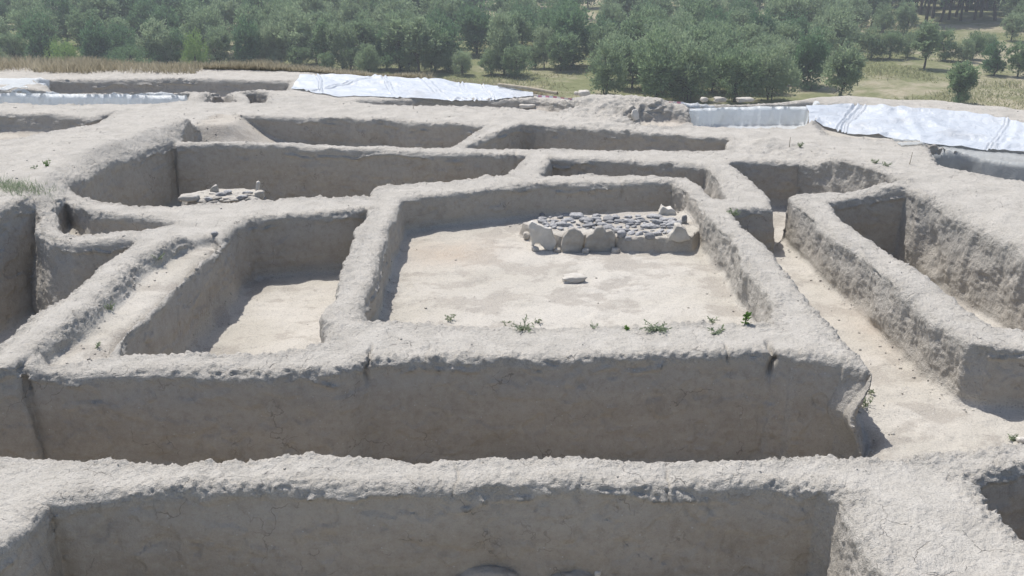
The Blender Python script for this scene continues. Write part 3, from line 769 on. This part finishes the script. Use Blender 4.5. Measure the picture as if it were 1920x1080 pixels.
grass('meadow_grass', mx, my, np.maximum((.20 + .12 * fbm2(mx, my, .2, 2, 5)), .08), .09, 1.6, M_MEAD, 22, 'tufted olive meadow grass below the mound', 'grass')

# ------------------------------------------------------------------ weeds on the walls
def weed_mesh(seed, mat, n, spread, h, ll, lw, upright=.5):
    rg = np.random.default_rng(seed); P, Dd, st = [], [], []
    nst = max(3, n // 9)
    for s in range(nst):
        an = rg.uniform(0, 6.28); rr = spread * rg.uniform(.3, 1.0); hh = h * rg.uniform(.4, 1.0)
        p0 = np.array([0, 0, -.01]); p2 = np.array([math.cos(an) * rr, math.sin(an) * rr, hh])
        p1 = p2 * .5 + np.array([0, 0, hh * upright * .5])
        st.append(tube([p0, p1, p2], .003, .0015, 4))
        for k in range(9):
            t = (k + 1) / 9; q = (1 - t) ** 2 * p0 + 2 * t * (1 - t) * p1 + t * t * p2
            d = rg.normal(size=3) * .6 + np.array([math.cos(an), math.sin(an), .5]) * .6; d /= np.linalg.norm(d)
            P.append(q + d * ll * .4); Dd.append(d)
    v, f = leaf_quads(np.array(P), np.array(Dd), rg.uniform(.7, 1.2, len(P)) * ll, rg.uniform(.7, 1.2, len(P)) * lw, rg)
    sv, sf = merge(st)
    v, f = merge([(v, f), (sv, sf)])
    o = mesh_np('weed', v, f, mat, smooth=False)
    attr(o.data, 'tone', np.repeat(rg.uniform(0, 1, (len(v) + 3) // 4), 4)[:len(v)])
    return o
def weed(px, py, label, mat=None, n=70, spread=.09, h=.05, ll=.035, lw=.012, seed=None, sx=1.0):
    o = weed_mesh(seed or int(px * 7 + py), mat or M_WEED, n, spread, h, ll, lw)
    o.location = on(px, py); o.location.z -= .004; o.scale = (sx, 1, 1); o.rotation_euler.z = 0.0
    tag(o, label, 'plant'); return o
weed(982, 618, 'grey green weed, bushiest on the long wall top, in front of the lone floor slab', n=110, spread=.11, h=.07)
weed(1010, 604, 'small sprig just behind the bushiest grey green weed', n=30, spread=.05, h=.05)
weed(945, 606, 'flat creeping sprig beside the bushiest grey green weed', n=30, spread=.08, h=.02)
weed(1232, 618, 'wide low green weed sprawling on the long wall top', n=140, spread=.12, h=.05, sx=1.3)
weed(1178, 618, 'tiny bright yellow green seedling beside the wide low weed', M_WEEDB, 40, .035, .03)
weed(1335, 602, 'thin green sprig at the rear edge of the long wall top', n=45, spread=.07, h=.05)
weed(1346, 625, 'creeping grey green stem with small leaves near the wall crack', n=60, spread=.10, h=.025, sx=1.4)
weed(1397, 606, 'single upright bright green plant near the room corner', M_WEEDB, 30, .025, .09, .05, .025)
weed(842, 600, 'sparse grey weed at the rear of the long wall top', n=50, spread=.08, h=.06)
weed(1108, 616, 'withered grey sprig between the two larger weeds', n=30, spread=.07, h=.03)
weed(1374, 404, 'green weed clump on top of the wall beside the stub wall', n=120, spread=.11, h=.07)
weed(1622, 762, 'trailing weed at the foot of the long wall end', n=70, spread=.10, h=.10, sx=.7)
weed(1632, 738, 'little sprig in the notch of the long wall end', n=40, spread=.06, h=.06)
weed(182, 652, 'tiny sprig in the shallow channel near the long wall', n=30, spread=.03, h=.04)
weed(206, 578, 'small tuft on the pale channel floor', n=40, spread=.05, h=.06)
weed(295, 486, 'tuft on the inner side of the crusted ridge', n=60, spread=.08, h=.06)
weed(88, 312, 'little green tuft on top of the pale left bank', M_WEEDB, 60, .05, .08)
weed(66, 317, 'tiny dark sprig beside the green tuft on the bank', n=30, spread=.04, h=.04)
weed(1500, 276, 'dark green tuft on the mound end of the long partition', n=70, spread=.06, h=.07)
weed(1640, 306, 'green tuft on the sunny right bank', n=70, spread=.07, h=.06)
weed(1663, 311, 'second tuft on the sunny right bank, nearer the big trench', n=60, spread=.06, h=.05)
weed(1902, 828, 'small weed at the passage floor beside the lower right wall', n=50, spread=.07, h=.04)
rg = np.random.default_rng(12)
n = 1500; qx = rg.normal(20, 36, n); qy = rg.normal(346, 6, n) + .10 * qx + .5 * np.abs(rg.normal(0, 8, n))
pts = [on(a, b) for a, b in zip(qx, qy)]
pts = np.array([[p.x, p.y, p.z] for p in pts if p.z > .05])
v, f = blades(len(pts), pts[:, 0], pts[:, 1], lambda a, b: pts[:, 2], .06, .007, 1.3, rg)
o = mesh_np('grass_tuft', v, f, M_WEED, smooth=False); attr(o.data, 'tone', np.repeat(rg.uniform(0, 1, len(pts)), 4))
tag(o, 'patch of green grass on the bank above the deep left pit', 'grass', kind='stuff')

# ------------------------------------------------------------------ stones
def stone_mesh(name, seed, dims, mat, flat=.6, rough=.18, sub=3, boxy=.0):
    import bmesh
    bm = bmesh.new(); bmesh.ops.create_icosphere(bm, subdivisions=sub, radius=1)
    P = np.array([v.co[:] for v in bm.verts]); F = np.array([[v.index for v in f.verts] for f in bm.faces]); bm.free()
    if boxy: P = P / (np.sum(np.abs(P) ** (2 + boxy * 6), 1) ** (1 / (2 + boxy * 6)))[:, None]
    d = fbm(P[:, 0] + seed * 3.1, P[:, 1], P[:, 2], 1.1, 2, seed) * rough + fbm(P[:, 0], P[:, 1], P[:, 2], 4, 2, seed + 1) * rough * .25
    P = P * (1 + d)[:, None] * np.array(dims)
    return mesh_np(name, P, F, mat)
def slab(px, py, w, h, t, tilt, rz, label, mat=None, seed=1, name='stone_slab', boxy=.7, sink=.25, roll=0):
    p = on(px, py)
    o = stone_mesh(name, seed, (w / 2, t / 2, h / 2), mat or M_SLAB, rough=.16, sub=4, boxy=boxy)
    o.location = (p.x, p.y, p.z + h * (.5 - sink)); o.rotation_euler = (R(tilt), R(roll), R(rz)); tag(o, label, 'stone'); return o
def outline_slab(outl, base, zb, t, label, mat=None, seed=1, lean=0.0):
    """broken stone slab: outline read off the photograph, set upright at the distance of its foot and given thickness"""
    import bmesh
    y0 = at(base[0], base[1], zb)[1]
    pts = []
    for px, py in outl:
        a = (px - 960) / FPX; b = (540 - py) / FPX; dy = cp + sp * b; dz = -sp + cp * b
        pts.append((a / dy * y0, CAM_Z + dz / dy * y0))
    zl = min(p[1] for p in pts); cx = sum(p[0] for p in pts) / len(pts)
    bm = bmesh.new()
    for i_ in range(len(pts)):
        pass
    vs = [bm.verts.new((p[0] - cx, 0, p[1] - zl)) for p in pts]
    f = bm.faces.new(vs)
    ex = bmesh.ops.extrude_face_region(bm, geom=[f])
    for v in [e for e in ex['geom'] if isinstance(e, bmesh.types.BMVert)]: v.co.y += t
    bmesh.ops.recalc_face_normals(bm, faces=bm.faces)
    bmesh.ops.bevel(bm, geom=list(bm.edges), offset=.012, segments=2, affect='EDGES', profile=.6, clamp_overlap=True)
    bmesh.ops.triangulate(bm, faces=bm.faces)
    for _ in range(3):
        bmesh.ops.subdivide_edges(bm, edges=[e for e in bm.edges if e.calc_length() > .035], cuts=1)
        bmesh.ops.triangulate(bm, faces=bm.faces)
    P = np.array([v.co[:] for v in bm.verts]); bm.normal_update(); NN = np.array([v.normal[:] for v in bm.verts])
    F = np.array([[v.index for v in f_.verts] for f_ in bm.faces]); bm.free()
    d = .012 * fbm(P[:, 0] + seed, P[:, 1], P[:, 2], 9, 3, seed) + .006 * fbm(P[:, 0] + seed, P[:, 1], P[:, 2], 30, 2, seed)
    P = P + NN * d[:, None]; P[:, 1] += lean * P[:, 2]
    o = mesh_np('stone_slab', P, F, mat or M_SLAB); o.location = (cx, y0, zl - .035); tag(o, label, 'stone'); return o
def oc(pts, x0, y0, sc): return [(x0 + a / sc, y0 + b / sc) for a, b in pts]
outline_slab(oc([(165,190),(200,155),(260,190),(330,230),(395,222),(425,300),(450,390),(405,465),(340,440),(270,375),(235,380),(205,440),(190,330)], 960, 380, 5.333), (1022, 470), -.42, .06, 'tilted pale slab with pointed corner and broken foot at the end of the bench', M_PALE, 5)
outline_slab(oc([(500,400),(505,320),(570,240),(620,225),(680,265),(715,320),(720,400),(705,480),(540,500),(500,480)], 960, 380, 5.333), (1075, 473), -.42, .07, 'rounded upright slab second along the bench front', None, 8)
outline_slab(oc([(740,320),(820,270),(850,222),(900,215),(940,260),(1000,245),(1040,300),(1035,400),(1010,480),(760,485),(730,400)], 960, 380, 5.333), (1128, 473), -.42, .08, 'broad grey slab with notched top, third along the bench front', None, 12)
slab(988, 446, .09, .10, .08, 0, 0, 'small rounded stone wedged beside the tilted slab', seed=14, boxy=.1)
outline_slab(oc([(1560,325),(1620,260),(1640,200),(1700,205),(1750,240),(1785,340),(1700,360),(1570,355)], 960, 380, 5.333), (1275, 446), -.25, .12, 'brown block at the right end of the bench near the ragged wall', None, 17)
outline_slab(oc([(1475,85),(1510,10),(1560,40),(1605,30),(1645,80),(1635,140),(1540,135)], 960, 380, 5.333), (1252, 405), -.25, .16, 'pale block on the back corner of the bench by the ragged wall', M_PALE, 19)
for px, py, sz, sd_, lb in ((1046,472,.07,61,'small clod wedged between the tilted slab and the rounded slab'),(1098,473,.08,62,'rough clod wedged between the rounded slab and the broad slab'),
                        (1154,473,.09,63,'rough clod at the free end of the broad notched slab'),(1003,470,.08,64,'rough stone at the broken foot of the tilted slab'),
                        (1178,450,.07,65,'dark chunk on the front edge of the bench beside the broad slab'),(1165,442,.10,66,'dark block on the bench right behind the broad slab'),(1218,446,.10,67,'lone large cobble near the front edge of the bench')):
    slab(px, py, sz, sz * .8, sz, 0, sd_ * 7, lb, M_COB if sd_ > 64 else M_SLAB, sd_, 'stone', .15, .25)
slab(1283, 418, .06, .12, .05, 0, 0, 'small dark pointed stone above the brown block', M_COB, 23, boxy=.1)
slab(1075, 526, .23, .075, .16, 0, 12, 'lone pale flat slab lying on the floor of the central room', M_PALE, 27, boxy=.7, sink=.2)
slab(403, 441, .07, .05, .06, 0, 0, 'single dark stone on top of the wall end above the channel', M_COB, 29, 'stone', .1)
outline_slab(oc([(680,300),(682,225),(740,165),(782,160),(805,250),(790,310)], 300, 320, 7.385), (400, 361), -.14, .05, 'upright thin slab at the rear of the small platform', None, 31)
outline_slab(oc([(1312,290),(1325,125),(1352,108),(1370,140),(1350,290)], 300, 320, 7.385), (482, 360), -.14, .05, 'narrow standing stone on the small platform', M_PALE, 33)
slab(487, 371, .12, .10, .10, 0, 0, 'squat block under the narrow standing stone', seed=35, boxy=.4, sink=.1)
slab(356, 375, .22, .07, .13, 0, 8, 'pale flat block at the near end of the small platform', M_PALE, 37, boxy=.5, sink=.1)
slab(497, 374, .05, .045, .05, 0, 0, 'dark pebble at the edge of the small platform', M_COB, 38, 'stone', .1)
slab(1191, 222, .12, .18, .08, -20, 30, 'white pointed boulder in the churned earth at the back', M_PALE, 39, 'stone', .4)
slab(988, 201, .26, .06, .10, 0, 0, 'pale brick lying in the far shallow trench', M_PALE, 41, 'stone', .8)
slab(1082, 177, .10, .07, .08, 0, 0, 'pinkish stone on the low heap by the striped tape', M_PALE, 43, 'stone', .2)
slab(1095, 178, .20, .11, .14, 0, 20, 'largest grey stone of the low heap by the striped tape', M_PALE, 45, 'stone', .3)
slab(1320, 189, .12, .08, .10, 0, 20, 'grey boulder above the hanging plastic', M_SLAB, 47, 'stone', .2)
slab(1350, 189, .20, .08, .12, 0, 0, 'pale long boulder above the hanging plastic', M_SLAB, 49, 'stone', .45)
slab(1397, 189, .28, .07, .12, 0, 5, 'longest pale boulder above the hanging plastic', M_SLAB, 51, 'stone', .45)
slab(1120, 1079, .035, .03, .03, 0, 0, 'small white stone fragment at the bottom edge of the near pit', M_PALE, 53, 'stone', .3, .0)
_mb = slab(910, 1100, .42, .26, .16, 4, 3, 'bluish mud block half sunk at the foot of the near wall', M_EARTH, 55, 'mud_block', .1, .42); attr(_mb.data, 'face', np.ones(len(_mb.data.vertices)))
_mb = slab(1075, 1100, .32, .22, .14, 4, -3, 'second bluish mud block at the foot of the near wall', M_EARTH, 57, 'mud_block', .1, .42); attr(_mb.data, 'face', np.ones(len(_mb.data.vertices)))
slab(1612, 656, .025, .018, .02, 0, 0, 'white pebble on the sunlit passage beside the long wall', M_PALE, 59, 'stone', .1)
slab(1914, 828, .07, .05, .05, 0, 0, 'white stone at the passage end beside the lower right wall', M_PALE, 61, 'stone', .1)
# crumbs of dry earth fallen along the wall feet and strewn over floors and tops
rg = np.random.default_rng(77)
def crumbs(name, prob, nmax, lo, hi, label):
    idx = rg.choice(len(V), nmax, replace=False, p=prob / prob.sum())
    c0 = stone_mesh('clod', 71, (1, 1, .8), M_EARTH, rough=.35, sub=1)
    P = np.array([v.co[:] for v in c0.data.vertices]); F = np.array([f.vertices[:] for f in c0.data.polygons]); bpy.data.objects.remove(c0)
    sz = lo + (hi - lo) * rg.uniform(size=nmax) ** 3.0
    an = rg.uniform(0, 6.28, nmax); ca, sa = np.cos(an)[:, None], np.sin(an)[:, None]
    st = rg.uniform(.6, 1.4, (nmax, 3))
    Q = P[None] * st[:, None, :]
    q = np.stack([Q[..., 0] * ca - Q[..., 1] * sa, Q[..., 0] * sa + Q[..., 1] * ca, Q[..., 2]], -1) * sz[:, None, None] * .5 + V[idx][:, None, :] + np.array([0, 0, .15]) * sz[:, None, None]
    f = (F[None] + (np.arange(nmax) * len(P))[:, None, None]).reshape(-1, 3)
    o = mesh_np(name, q.reshape(-1, 3), f, M_EARTH)
    attr(o.data, 'floor', np.repeat(floor_m[idx] * .6, len(P))); tag(o, label, 'crumbs', kind='stuff')
area = (V[:, 1] + CAMC) ** 2
crumbs('earth_crumbs', area * (floor_m > .5) * (np.exp(-np.abs(Dv + .06) / .09) + .05), 5200, .006, .034, 'loose crumbs of dry earth lying along the foot of the walls')
crumbs('surface_grit', area * (Nv[:, 2] > .7) * (floor_m < .3) * (y < 19), 2600, .006, .030, 'loose grit strewn over the wall tops')
# cobbles
cob = [stone_mesh('cobble', 300 + i, (.5, .36, .24), M_COB, rough=.24, sub=3, boxy=.12 * (i % 3)) for i in range(7)]
cm = [c.data for c in cob]
for c in cob: bpy.data.objects.remove(c)
cp2 = [stone_mesh('cobble', 340 + i, (.5, .34, .16), M_SLAB, rough=.26, sub=3, boxy=.15 * (i % 3)) for i in range(5)]
cm2 = [c.data for c in cp2]
for c in cp2: bpy.data.objects.remove(c)
rc = random.Random(4)
def cobble(px, py, size, label, group, cm=cm):
    p = on(px, py)
    o = bpy.data.objects.new('cobble', rc.choice(cm)); COL.objects.link(o)
    o.location = (p.x, p.y, p.z + rc.uniform(-.004, .012) - (.02 if cm is not globals()['cm'] else 0)); s = size; o.scale = (s, s * rc.uniform(.8, 1.2), s * rc.uniform(.7, 1.1))
    o.rotation_euler = (rc.uniform(-.25, .1), rc.uniform(-.2, .2), rc.uniform(-.6, .6) + (0 if rc.random() < .8 else 1.2))
    tag(o, label, 'cobble', group)
placed = []; tries = 0
while len(placed) < 98 and tries < 9000:
    tries += 1
    py = rc.uniform(405, 446); px = rc.uniform(1015, 1275)
    lo = 404 - (px - 1020) * .02
    front = 430 if px < 1150 else 441 - abs(px - 1210) * .05
    if py > front or py < lo or (px > 1235 and py < 412): continue
    if any(abs(px - a) < 11 and abs(py - b) < 3.9 for a, b in placed): continue
    placed.append((px, py)); cobble(px, py, rc.choice((.05, .07, .08, .10, .12, .15)), 'grey river cobble bedded in the top of the earth bench', 'cobbles paving the earth bench')
placed = []; tries = 0
while len(placed) < 34 and tries < 4000:
    tries += 1
    px = rc.uniform(372, 478); py = rc.uniform(359, 376)
    if any(abs(px - a) < 10 and abs(py - b) < 3.2 for a, b in placed): continue
    placed.append((px, py)); cobble(px, py, rc.uniform(.09, .15), 'flat grey stone on the small raised platform at the back left', 'stones on the small platform', cm2 if rc.random() < .75 else cm)

# ------------------------------------------------------------------ plastic sheets over the far trenches
def surf_z(x, y):
    z = drop(x, y, 1.5)
    return z
def sheet(name, top, bot, nu, nv, mat, label, seed, back=.25, fold=.035, foldn=9, foot=.15, cover=None):
    """plastic draped over an edge: top and bottom world polylines [(x,y,z)]; lies back from the edge, hangs, spreads at the foot"""
    top = np.array(top, float); bot = np.array(bot, float)
    def along(P, n):
        d = np.concatenate([[0], np.cumsum(np.linalg.norm(np.diff(P, axis=0), axis=1))]); t = np.linspace(0, d[-1], n)
        return np.stack([np.interp(t, d, P[:, a]) for a in range(3)], 1)
    T, B = along(top, nu), along(bot, nu)
    u = np.linspace(0, 1, nu); rows = []
    ln = np.linalg.norm(np.diff(top, axis=0), axis=1).sum()
    un = u * ln
    w = np.zeros(nu)
    dirn = B - T; dh = dirn.copy(); dh[:, 2] = 0; dh /= np.linalg.norm(dh, axis=1)[:, None] + 1e-9
    ts = np.linspace(-1, 2, nv)
    f1 = fbm2(un * foldn * .3, un * 0 + seed, 1.0, 3, seed)
    for t in ts:
        if t < 0: p = T - dh * back * (-t) * (1 + .5 * fbm2(un * 1.3, un * 0, 1, 2, seed + 2))[:, None]
        elif t <= 1: p = T + (B - T) * t
        else: p = B + dh * foot * (t - 1) * (1 + .6 * fbm2(un * 2, un * 0, 1, 2, seed + 3))[:, None]
        amp = fold * sstep(-.3, .9, np.array([t]))[0]
        f = fbm2(un * foldn * .3 + .35 * t, un * 0 + seed + .25 * t, 1.0, 4, seed)
        f = 1 - np.abs(f) * 2
        p = p + dh * (amp * f)[:, None] + np.array([0, 0, 1]) * (.012 * fbm2(un * 4, un * 0 + t * 3, 1, 3, seed + 5))[:, None]
        rows.append(p)
    G = np.stack(rows, 0)
    for a in range(nv):
        for b in range(nu):
            z = drop(G[a, b, 0], G[a, b, 1], 1.5)
            if ts[a] <= 0 or ts[a] >= .9: G[a, b, 2] = max(G[a, b, 2] if 0 < ts[a] else z, z) + .012 + .012 * abs(math.sin(b * .7 + a))
            else: G[a, b, 2] = max(G[a, b, 2], z + .008) if z > G[a, b, 2] and z < G[a, b, 2] + .12 else G[a, b, 2]
    ids = np.arange(nu * nv).reshape(nv, nu)
    fq = np.stack([ids[:-1, :-1], ids[1:, :-1], ids[1:, 1:], ids[:-1, 1:]], -1).reshape(-1, 4)
    o = mesh_np(name, G.reshape(-1, 3), fq, mat)
    tag(o, label, cat='plastic sheet'); return o
def line(pts, z): return [(*at(px, py, zz), zz) for px, py, zz in [(p[0], p[1], p[2] if len(p) > 2 else z) for p in pts]]
def foot_of(P, dx, dy, dz): return [(x + dx, y + dy, z + dz) for x, y, z in P]
t1 = line([(-260,168),(0,168.5),(200,171),(350,173)], .02)
sheet('plastic_sheet', t1, foot_of(t1, .0, -.12, -.5), 150, 20, M_FILM, 'clear plastic sheet hanging along the far left trench wall', 3, .12, .07, 14, .2)
t0 = line([(-260,151),(0,151),(90,152)], .0)
sheet('plastic_sheet', t0, foot_of(t0, .0, -.8, -.12), 60, 14, M_FILM, 'dull plastic sheet lying on the far left ditch slope', 4, .1, .03, 6, .1)
# white sheet spread on the slope by the dry grass
def spread(name, outline_px, z, mat, label, seed, nu=140, nv=60, bulge=.08, folds=()):
    P = np.array([at(px, py, zz) for px, py, zz in outline_px])
    nb = len(P) // 2
    def along(Q, n):
        d = np.concatenate([[0], np.cumsum(np.linalg.norm(np.diff(Q, axis=0), axis=1))]); t = np.linspace(0, d[-1], n)
        return np.stack([np.interp(t, d, Q[:, a]) for a in range(2)], 1)
    zt = np.array([p[2] for p in outline_px])
    A, B = along(P[:nb], nu), along(P[nb:][::-1], nu)
    za = np.interp(np.linspace(0, 1, nu), np.linspace(0, 1, nb), zt[:nb]); zb = np.interp(np.linspace(0, 1, nu), np.linspace(0, 1, nb), zt[nb:][::-1])
    G = np.zeros((nv, nu, 3))
    for i, t in enumerate(np.linspace(0, 1, nv)):
        G[i, :, :2] = A + (B - A) * t; G[i, :, 2] = za + (zb - za) * t
    X, Y = G[..., 0].ravel(), G[..., 1].ravel()
    rid = 1 - np.abs(fbm2(X * .6 + .5 * Y, Y * .9, 1.6, 3, seed)) * 2
    wr = bulge * (rid * .6 + .8 * fbm2(X, Y, .7, 2, seed + 4)) + .008 * fbm2(X, Y, 6, 2, seed + 1)
    U = np.tile(np.linspace(0, 1, nu), nv); TT = np.repeat(np.linspace(0, 1, nv), nu)
    for u0, w_, a_, sl in folds:
        uu = (U - u0 - sl * (TT - .5) + .006 * fbm2(TT * 3, U * 0 + u0 * 9, 1, 2, seed)) / w_
        wr = wr + a_ * np.exp(-uu ** 2) * np.sin(uu * 4.0)
    Z = G[..., 2].ravel() + wr
    Z = np.maximum(Z, np.array([drop(a, b, 1.5) for a, b in zip(X, Y)]) + .015)
    ex = fbm2(X, Y, 1.2, 3, seed + 6); X = X + .05 * ex; Y = Y + .08 * fbm2(X, Y, 1.5, 3, seed + 7)
    ids = np.arange(nu * nv).reshape(nv, nu)
    fq = np.stack([ids[:-1, :-1], ids[1:, :-1], ids[1:, 1:], ids[:-1, 1:]], -1).reshape(-1, 4)
    o = mesh_np(name, np.stack([X, Y, Z], 1), fq, mat); tag(o, label, 'plastic sheet'); return o
spread('plastic_sheet', [(562,141,.12),(640,140,.12),(760,144,.12),(880,152,.1),(940,162,.05),(1000,176,.03),
                         (1000,183,.0),(900,186,.0),(820,186,.0),(700,185,.0),(620,183,.0),(548,166,.02)], 0, M_TARP, 'wrinkled white plastic sheet spread on the slope below the dry grass', 61, nu=260, nv=70, bulge=.05, folds=((.12,.012,.03,.1),(.2,.02,.025,-.2),(.42,.014,.025,.15),(.6,.02,.02,.2),(.72,.01,.03,.12),(.8,.008,.03,.1)))
t3 = line([(1288,199),(1400,195),(1534,195)], .02)
sheet('plastic_sheet', t3, foot_of(t3, .02, -.12, -.36), 90, 20, M_FILM, 'clear pleated plastic sheet hanging above the striped tape end', 8, .15, .06, 11, .25)
spread('plastic_sheet', [(1512,198,.06),(1590,197,.05),(1660,202,.05),(1780,207,.05),(1850,214,.05),(1930,231,.05),(2080,254,.05),
                         (2080,312,-.17),(1930,293,-.17),(1850,284,-.16),(1760,274,-.15),(1660,258,-.15),(1590,246,-.12),(1516,232,-.10)], 0, M_TARP, 'big bright white tarpaulin covering the sloping right trench side', 71, nu=260, nv=60, bulge=.06, folds=((.145,.012,.035,-.06),(.17,.007,.03,-.06),(.36,.05,.012,.10),(.655,.009,.02,-.04),(.69,.03,.01,-.02),(.86,.02,.01,-.03)))
t5 = line([(1672,278,-.12),(1700,280,-.13),(1800,286,-.14),(1930,300,-.14),(2080,315,-.14)], -.14)
sheet('plastic_sheet', foot_of(t5, 0, -.05, .01), foot_of(t5, .0, -.17, -.44), 110, 20, M_GREY, 'limp grey plastic sheet hanging in shade below the white tarpaulin', 9, .62, .05, 7, .1)
# striped tape along the back edge
def ribbon(name, pts, w, mat, label):
    pts = np.array(pts); n = 160
    d = np.linspace(0, 1, len(pts)); t = np.linspace(0, 1, n)
    c = np.stack([np.interp(t, d, pts[:, a]) for a in range(3)], 1)
    c[:, 2] += .012 * np.sin(t * 17) * np.sin(t * 7) - .03 * np.sin(t * 3.14)
    tw = np.sin(t * 26) * .6
    o_ = np.stack([np.zeros(n), np.sin(tw) * w * .5, np.cos(tw) * w * .5], 1)
    v = np.stack([c - o_, c + o_], 1).reshape(-1, 3)
    f = np.array([[2 * i, 2 * i + 2, 2 * i + 3, 2 * i + 1] for i in range(n - 1)])
    o = mesh_np(name, v, f, mat); tag(o, label, 'barrier tape'); return o
m, nt, out = new_mat('striped_tape'); g = N(nt)
px_ = g.n('ShaderNodeSeparateXYZ', i_0=g.n('ShaderNodeTexCoord').outputs['Object']).outputs[0]
st = g.math('GREATER_THAN', g.math('FRACT', g.math('MULTIPLY', px_, 8.0)), .5)
b = g.n('ShaderNodeBsdfPrincipled', i_Base_Color=g.mix(st, (.80, .78, .80), (.60, .25, .33)), i_Roughness=.4)
nt.links.new(b.outputs[0], out.inputs[0]); M_TAPE = m
ribbon('barrier_tape', [(*at(px, py, .10), .10) for px, py in ((1006,180),(1282,192))], .032, M_TAPE, 'thin red and white striped tape along the back edge of the dig')
def stick(px, py, h, label, lean=(0, 0), r=.006):
    p = on(px, py); q = np.array(p)
    v, f = tube([q - [0, 0, .03], q + [lean[0] * .5, lean[1] * .5, h * .5], q + [lean[0], lean[1], h]], r, r * .6, 6)
    o = mesh_np('stick', v, f, M_STICK); tag(o, label, 'stick')
stick(1480, 276, .14, 'small dry stalk on the mound end of the long partition')
stick(1705, 308, .16, 'thin dry stalk on the sunny right bank before the grey sheet', (.02, 0))
stick(775, 204, .10, 'short peg at the far wall top in the middle of the dig')
p0 = at(935, 161, .08); p1 = at(1045, 176, .06)
v, f = tube([(*p0, .10), ((p0[0] + p1[0]) / 2, (p0[1] + p1[1]) / 2, .10), (*p1, .07)], .035, .03, 8)
tag(mesh_np('pole', v, f, M_STICK), 'long pale pole lying at the end of the white plastic sheet', 'pole')

# ------------------------------------------------------------------ haze
hx = np.array([[a, b, c] for a in (-700, 700) for b in (-150, 620) for c in (-14.5, 14)], float)
hz = mesh_np('haze', hx, np.array([[0, 1, 3, 2], [4, 6, 7, 5], [0, 4, 5, 1], [2, 3, 7, 6], [0, 2, 6, 4], [1, 5, 7, 3]]), None, smooth=False)
m, nt, out = new_mat('thin_haze'); g = N(nt)
vol = g.n('ShaderNodeVolumePrincipled', i_Color=(.88, .93, 1.0, 1), i_Density=HAZE, i_Anisotropy=.2)
nt.links.new(vol.outputs[0], out.inputs['Volume']); hz.data.materials.append(m); tag(hz, kind='stuff')
# ------------------------------------------------------------------ light
w = bpy.data.worlds.new('World'); scene.world = w; w.use_nodes = True
nt = w.node_tree; bg = nt.nodes['Background']
sky = nt.nodes.new('ShaderNodeTexSky'); sky.sky_type = 'NISHITA'; sky.sun_disc = False
sd = Vector((-.30, .44, 1.0)).normalized()
elev = math.asin(sd.z); az = math.atan2(sd.x, sd.y)
sky.sun_elevation = elev; sky.sun_rotation = az; sky.dust_density = 2.0; sky.air_density = 1.0
nt.links.new(sky.outputs[0], bg.inputs[0]); bg.inputs[1].default_value = .145
sun = bpy.data.objects.new('sun', bpy.data.lights.new('sun', 'SUN')); COL.objects.link(sun)
sun.data.energy = 4.4; sun.data.angle = R(.5); sun.data.color = (1, .965, .91)
sun.rotation_euler = sd.to_track_quat('Z', 'Y').to_euler()
scene.view_settings.view_transform = 'Standard'; scene.view_settings.look = 'None'
scene.view_settings.exposure = 0.10; scene.view_settings.gamma = 1
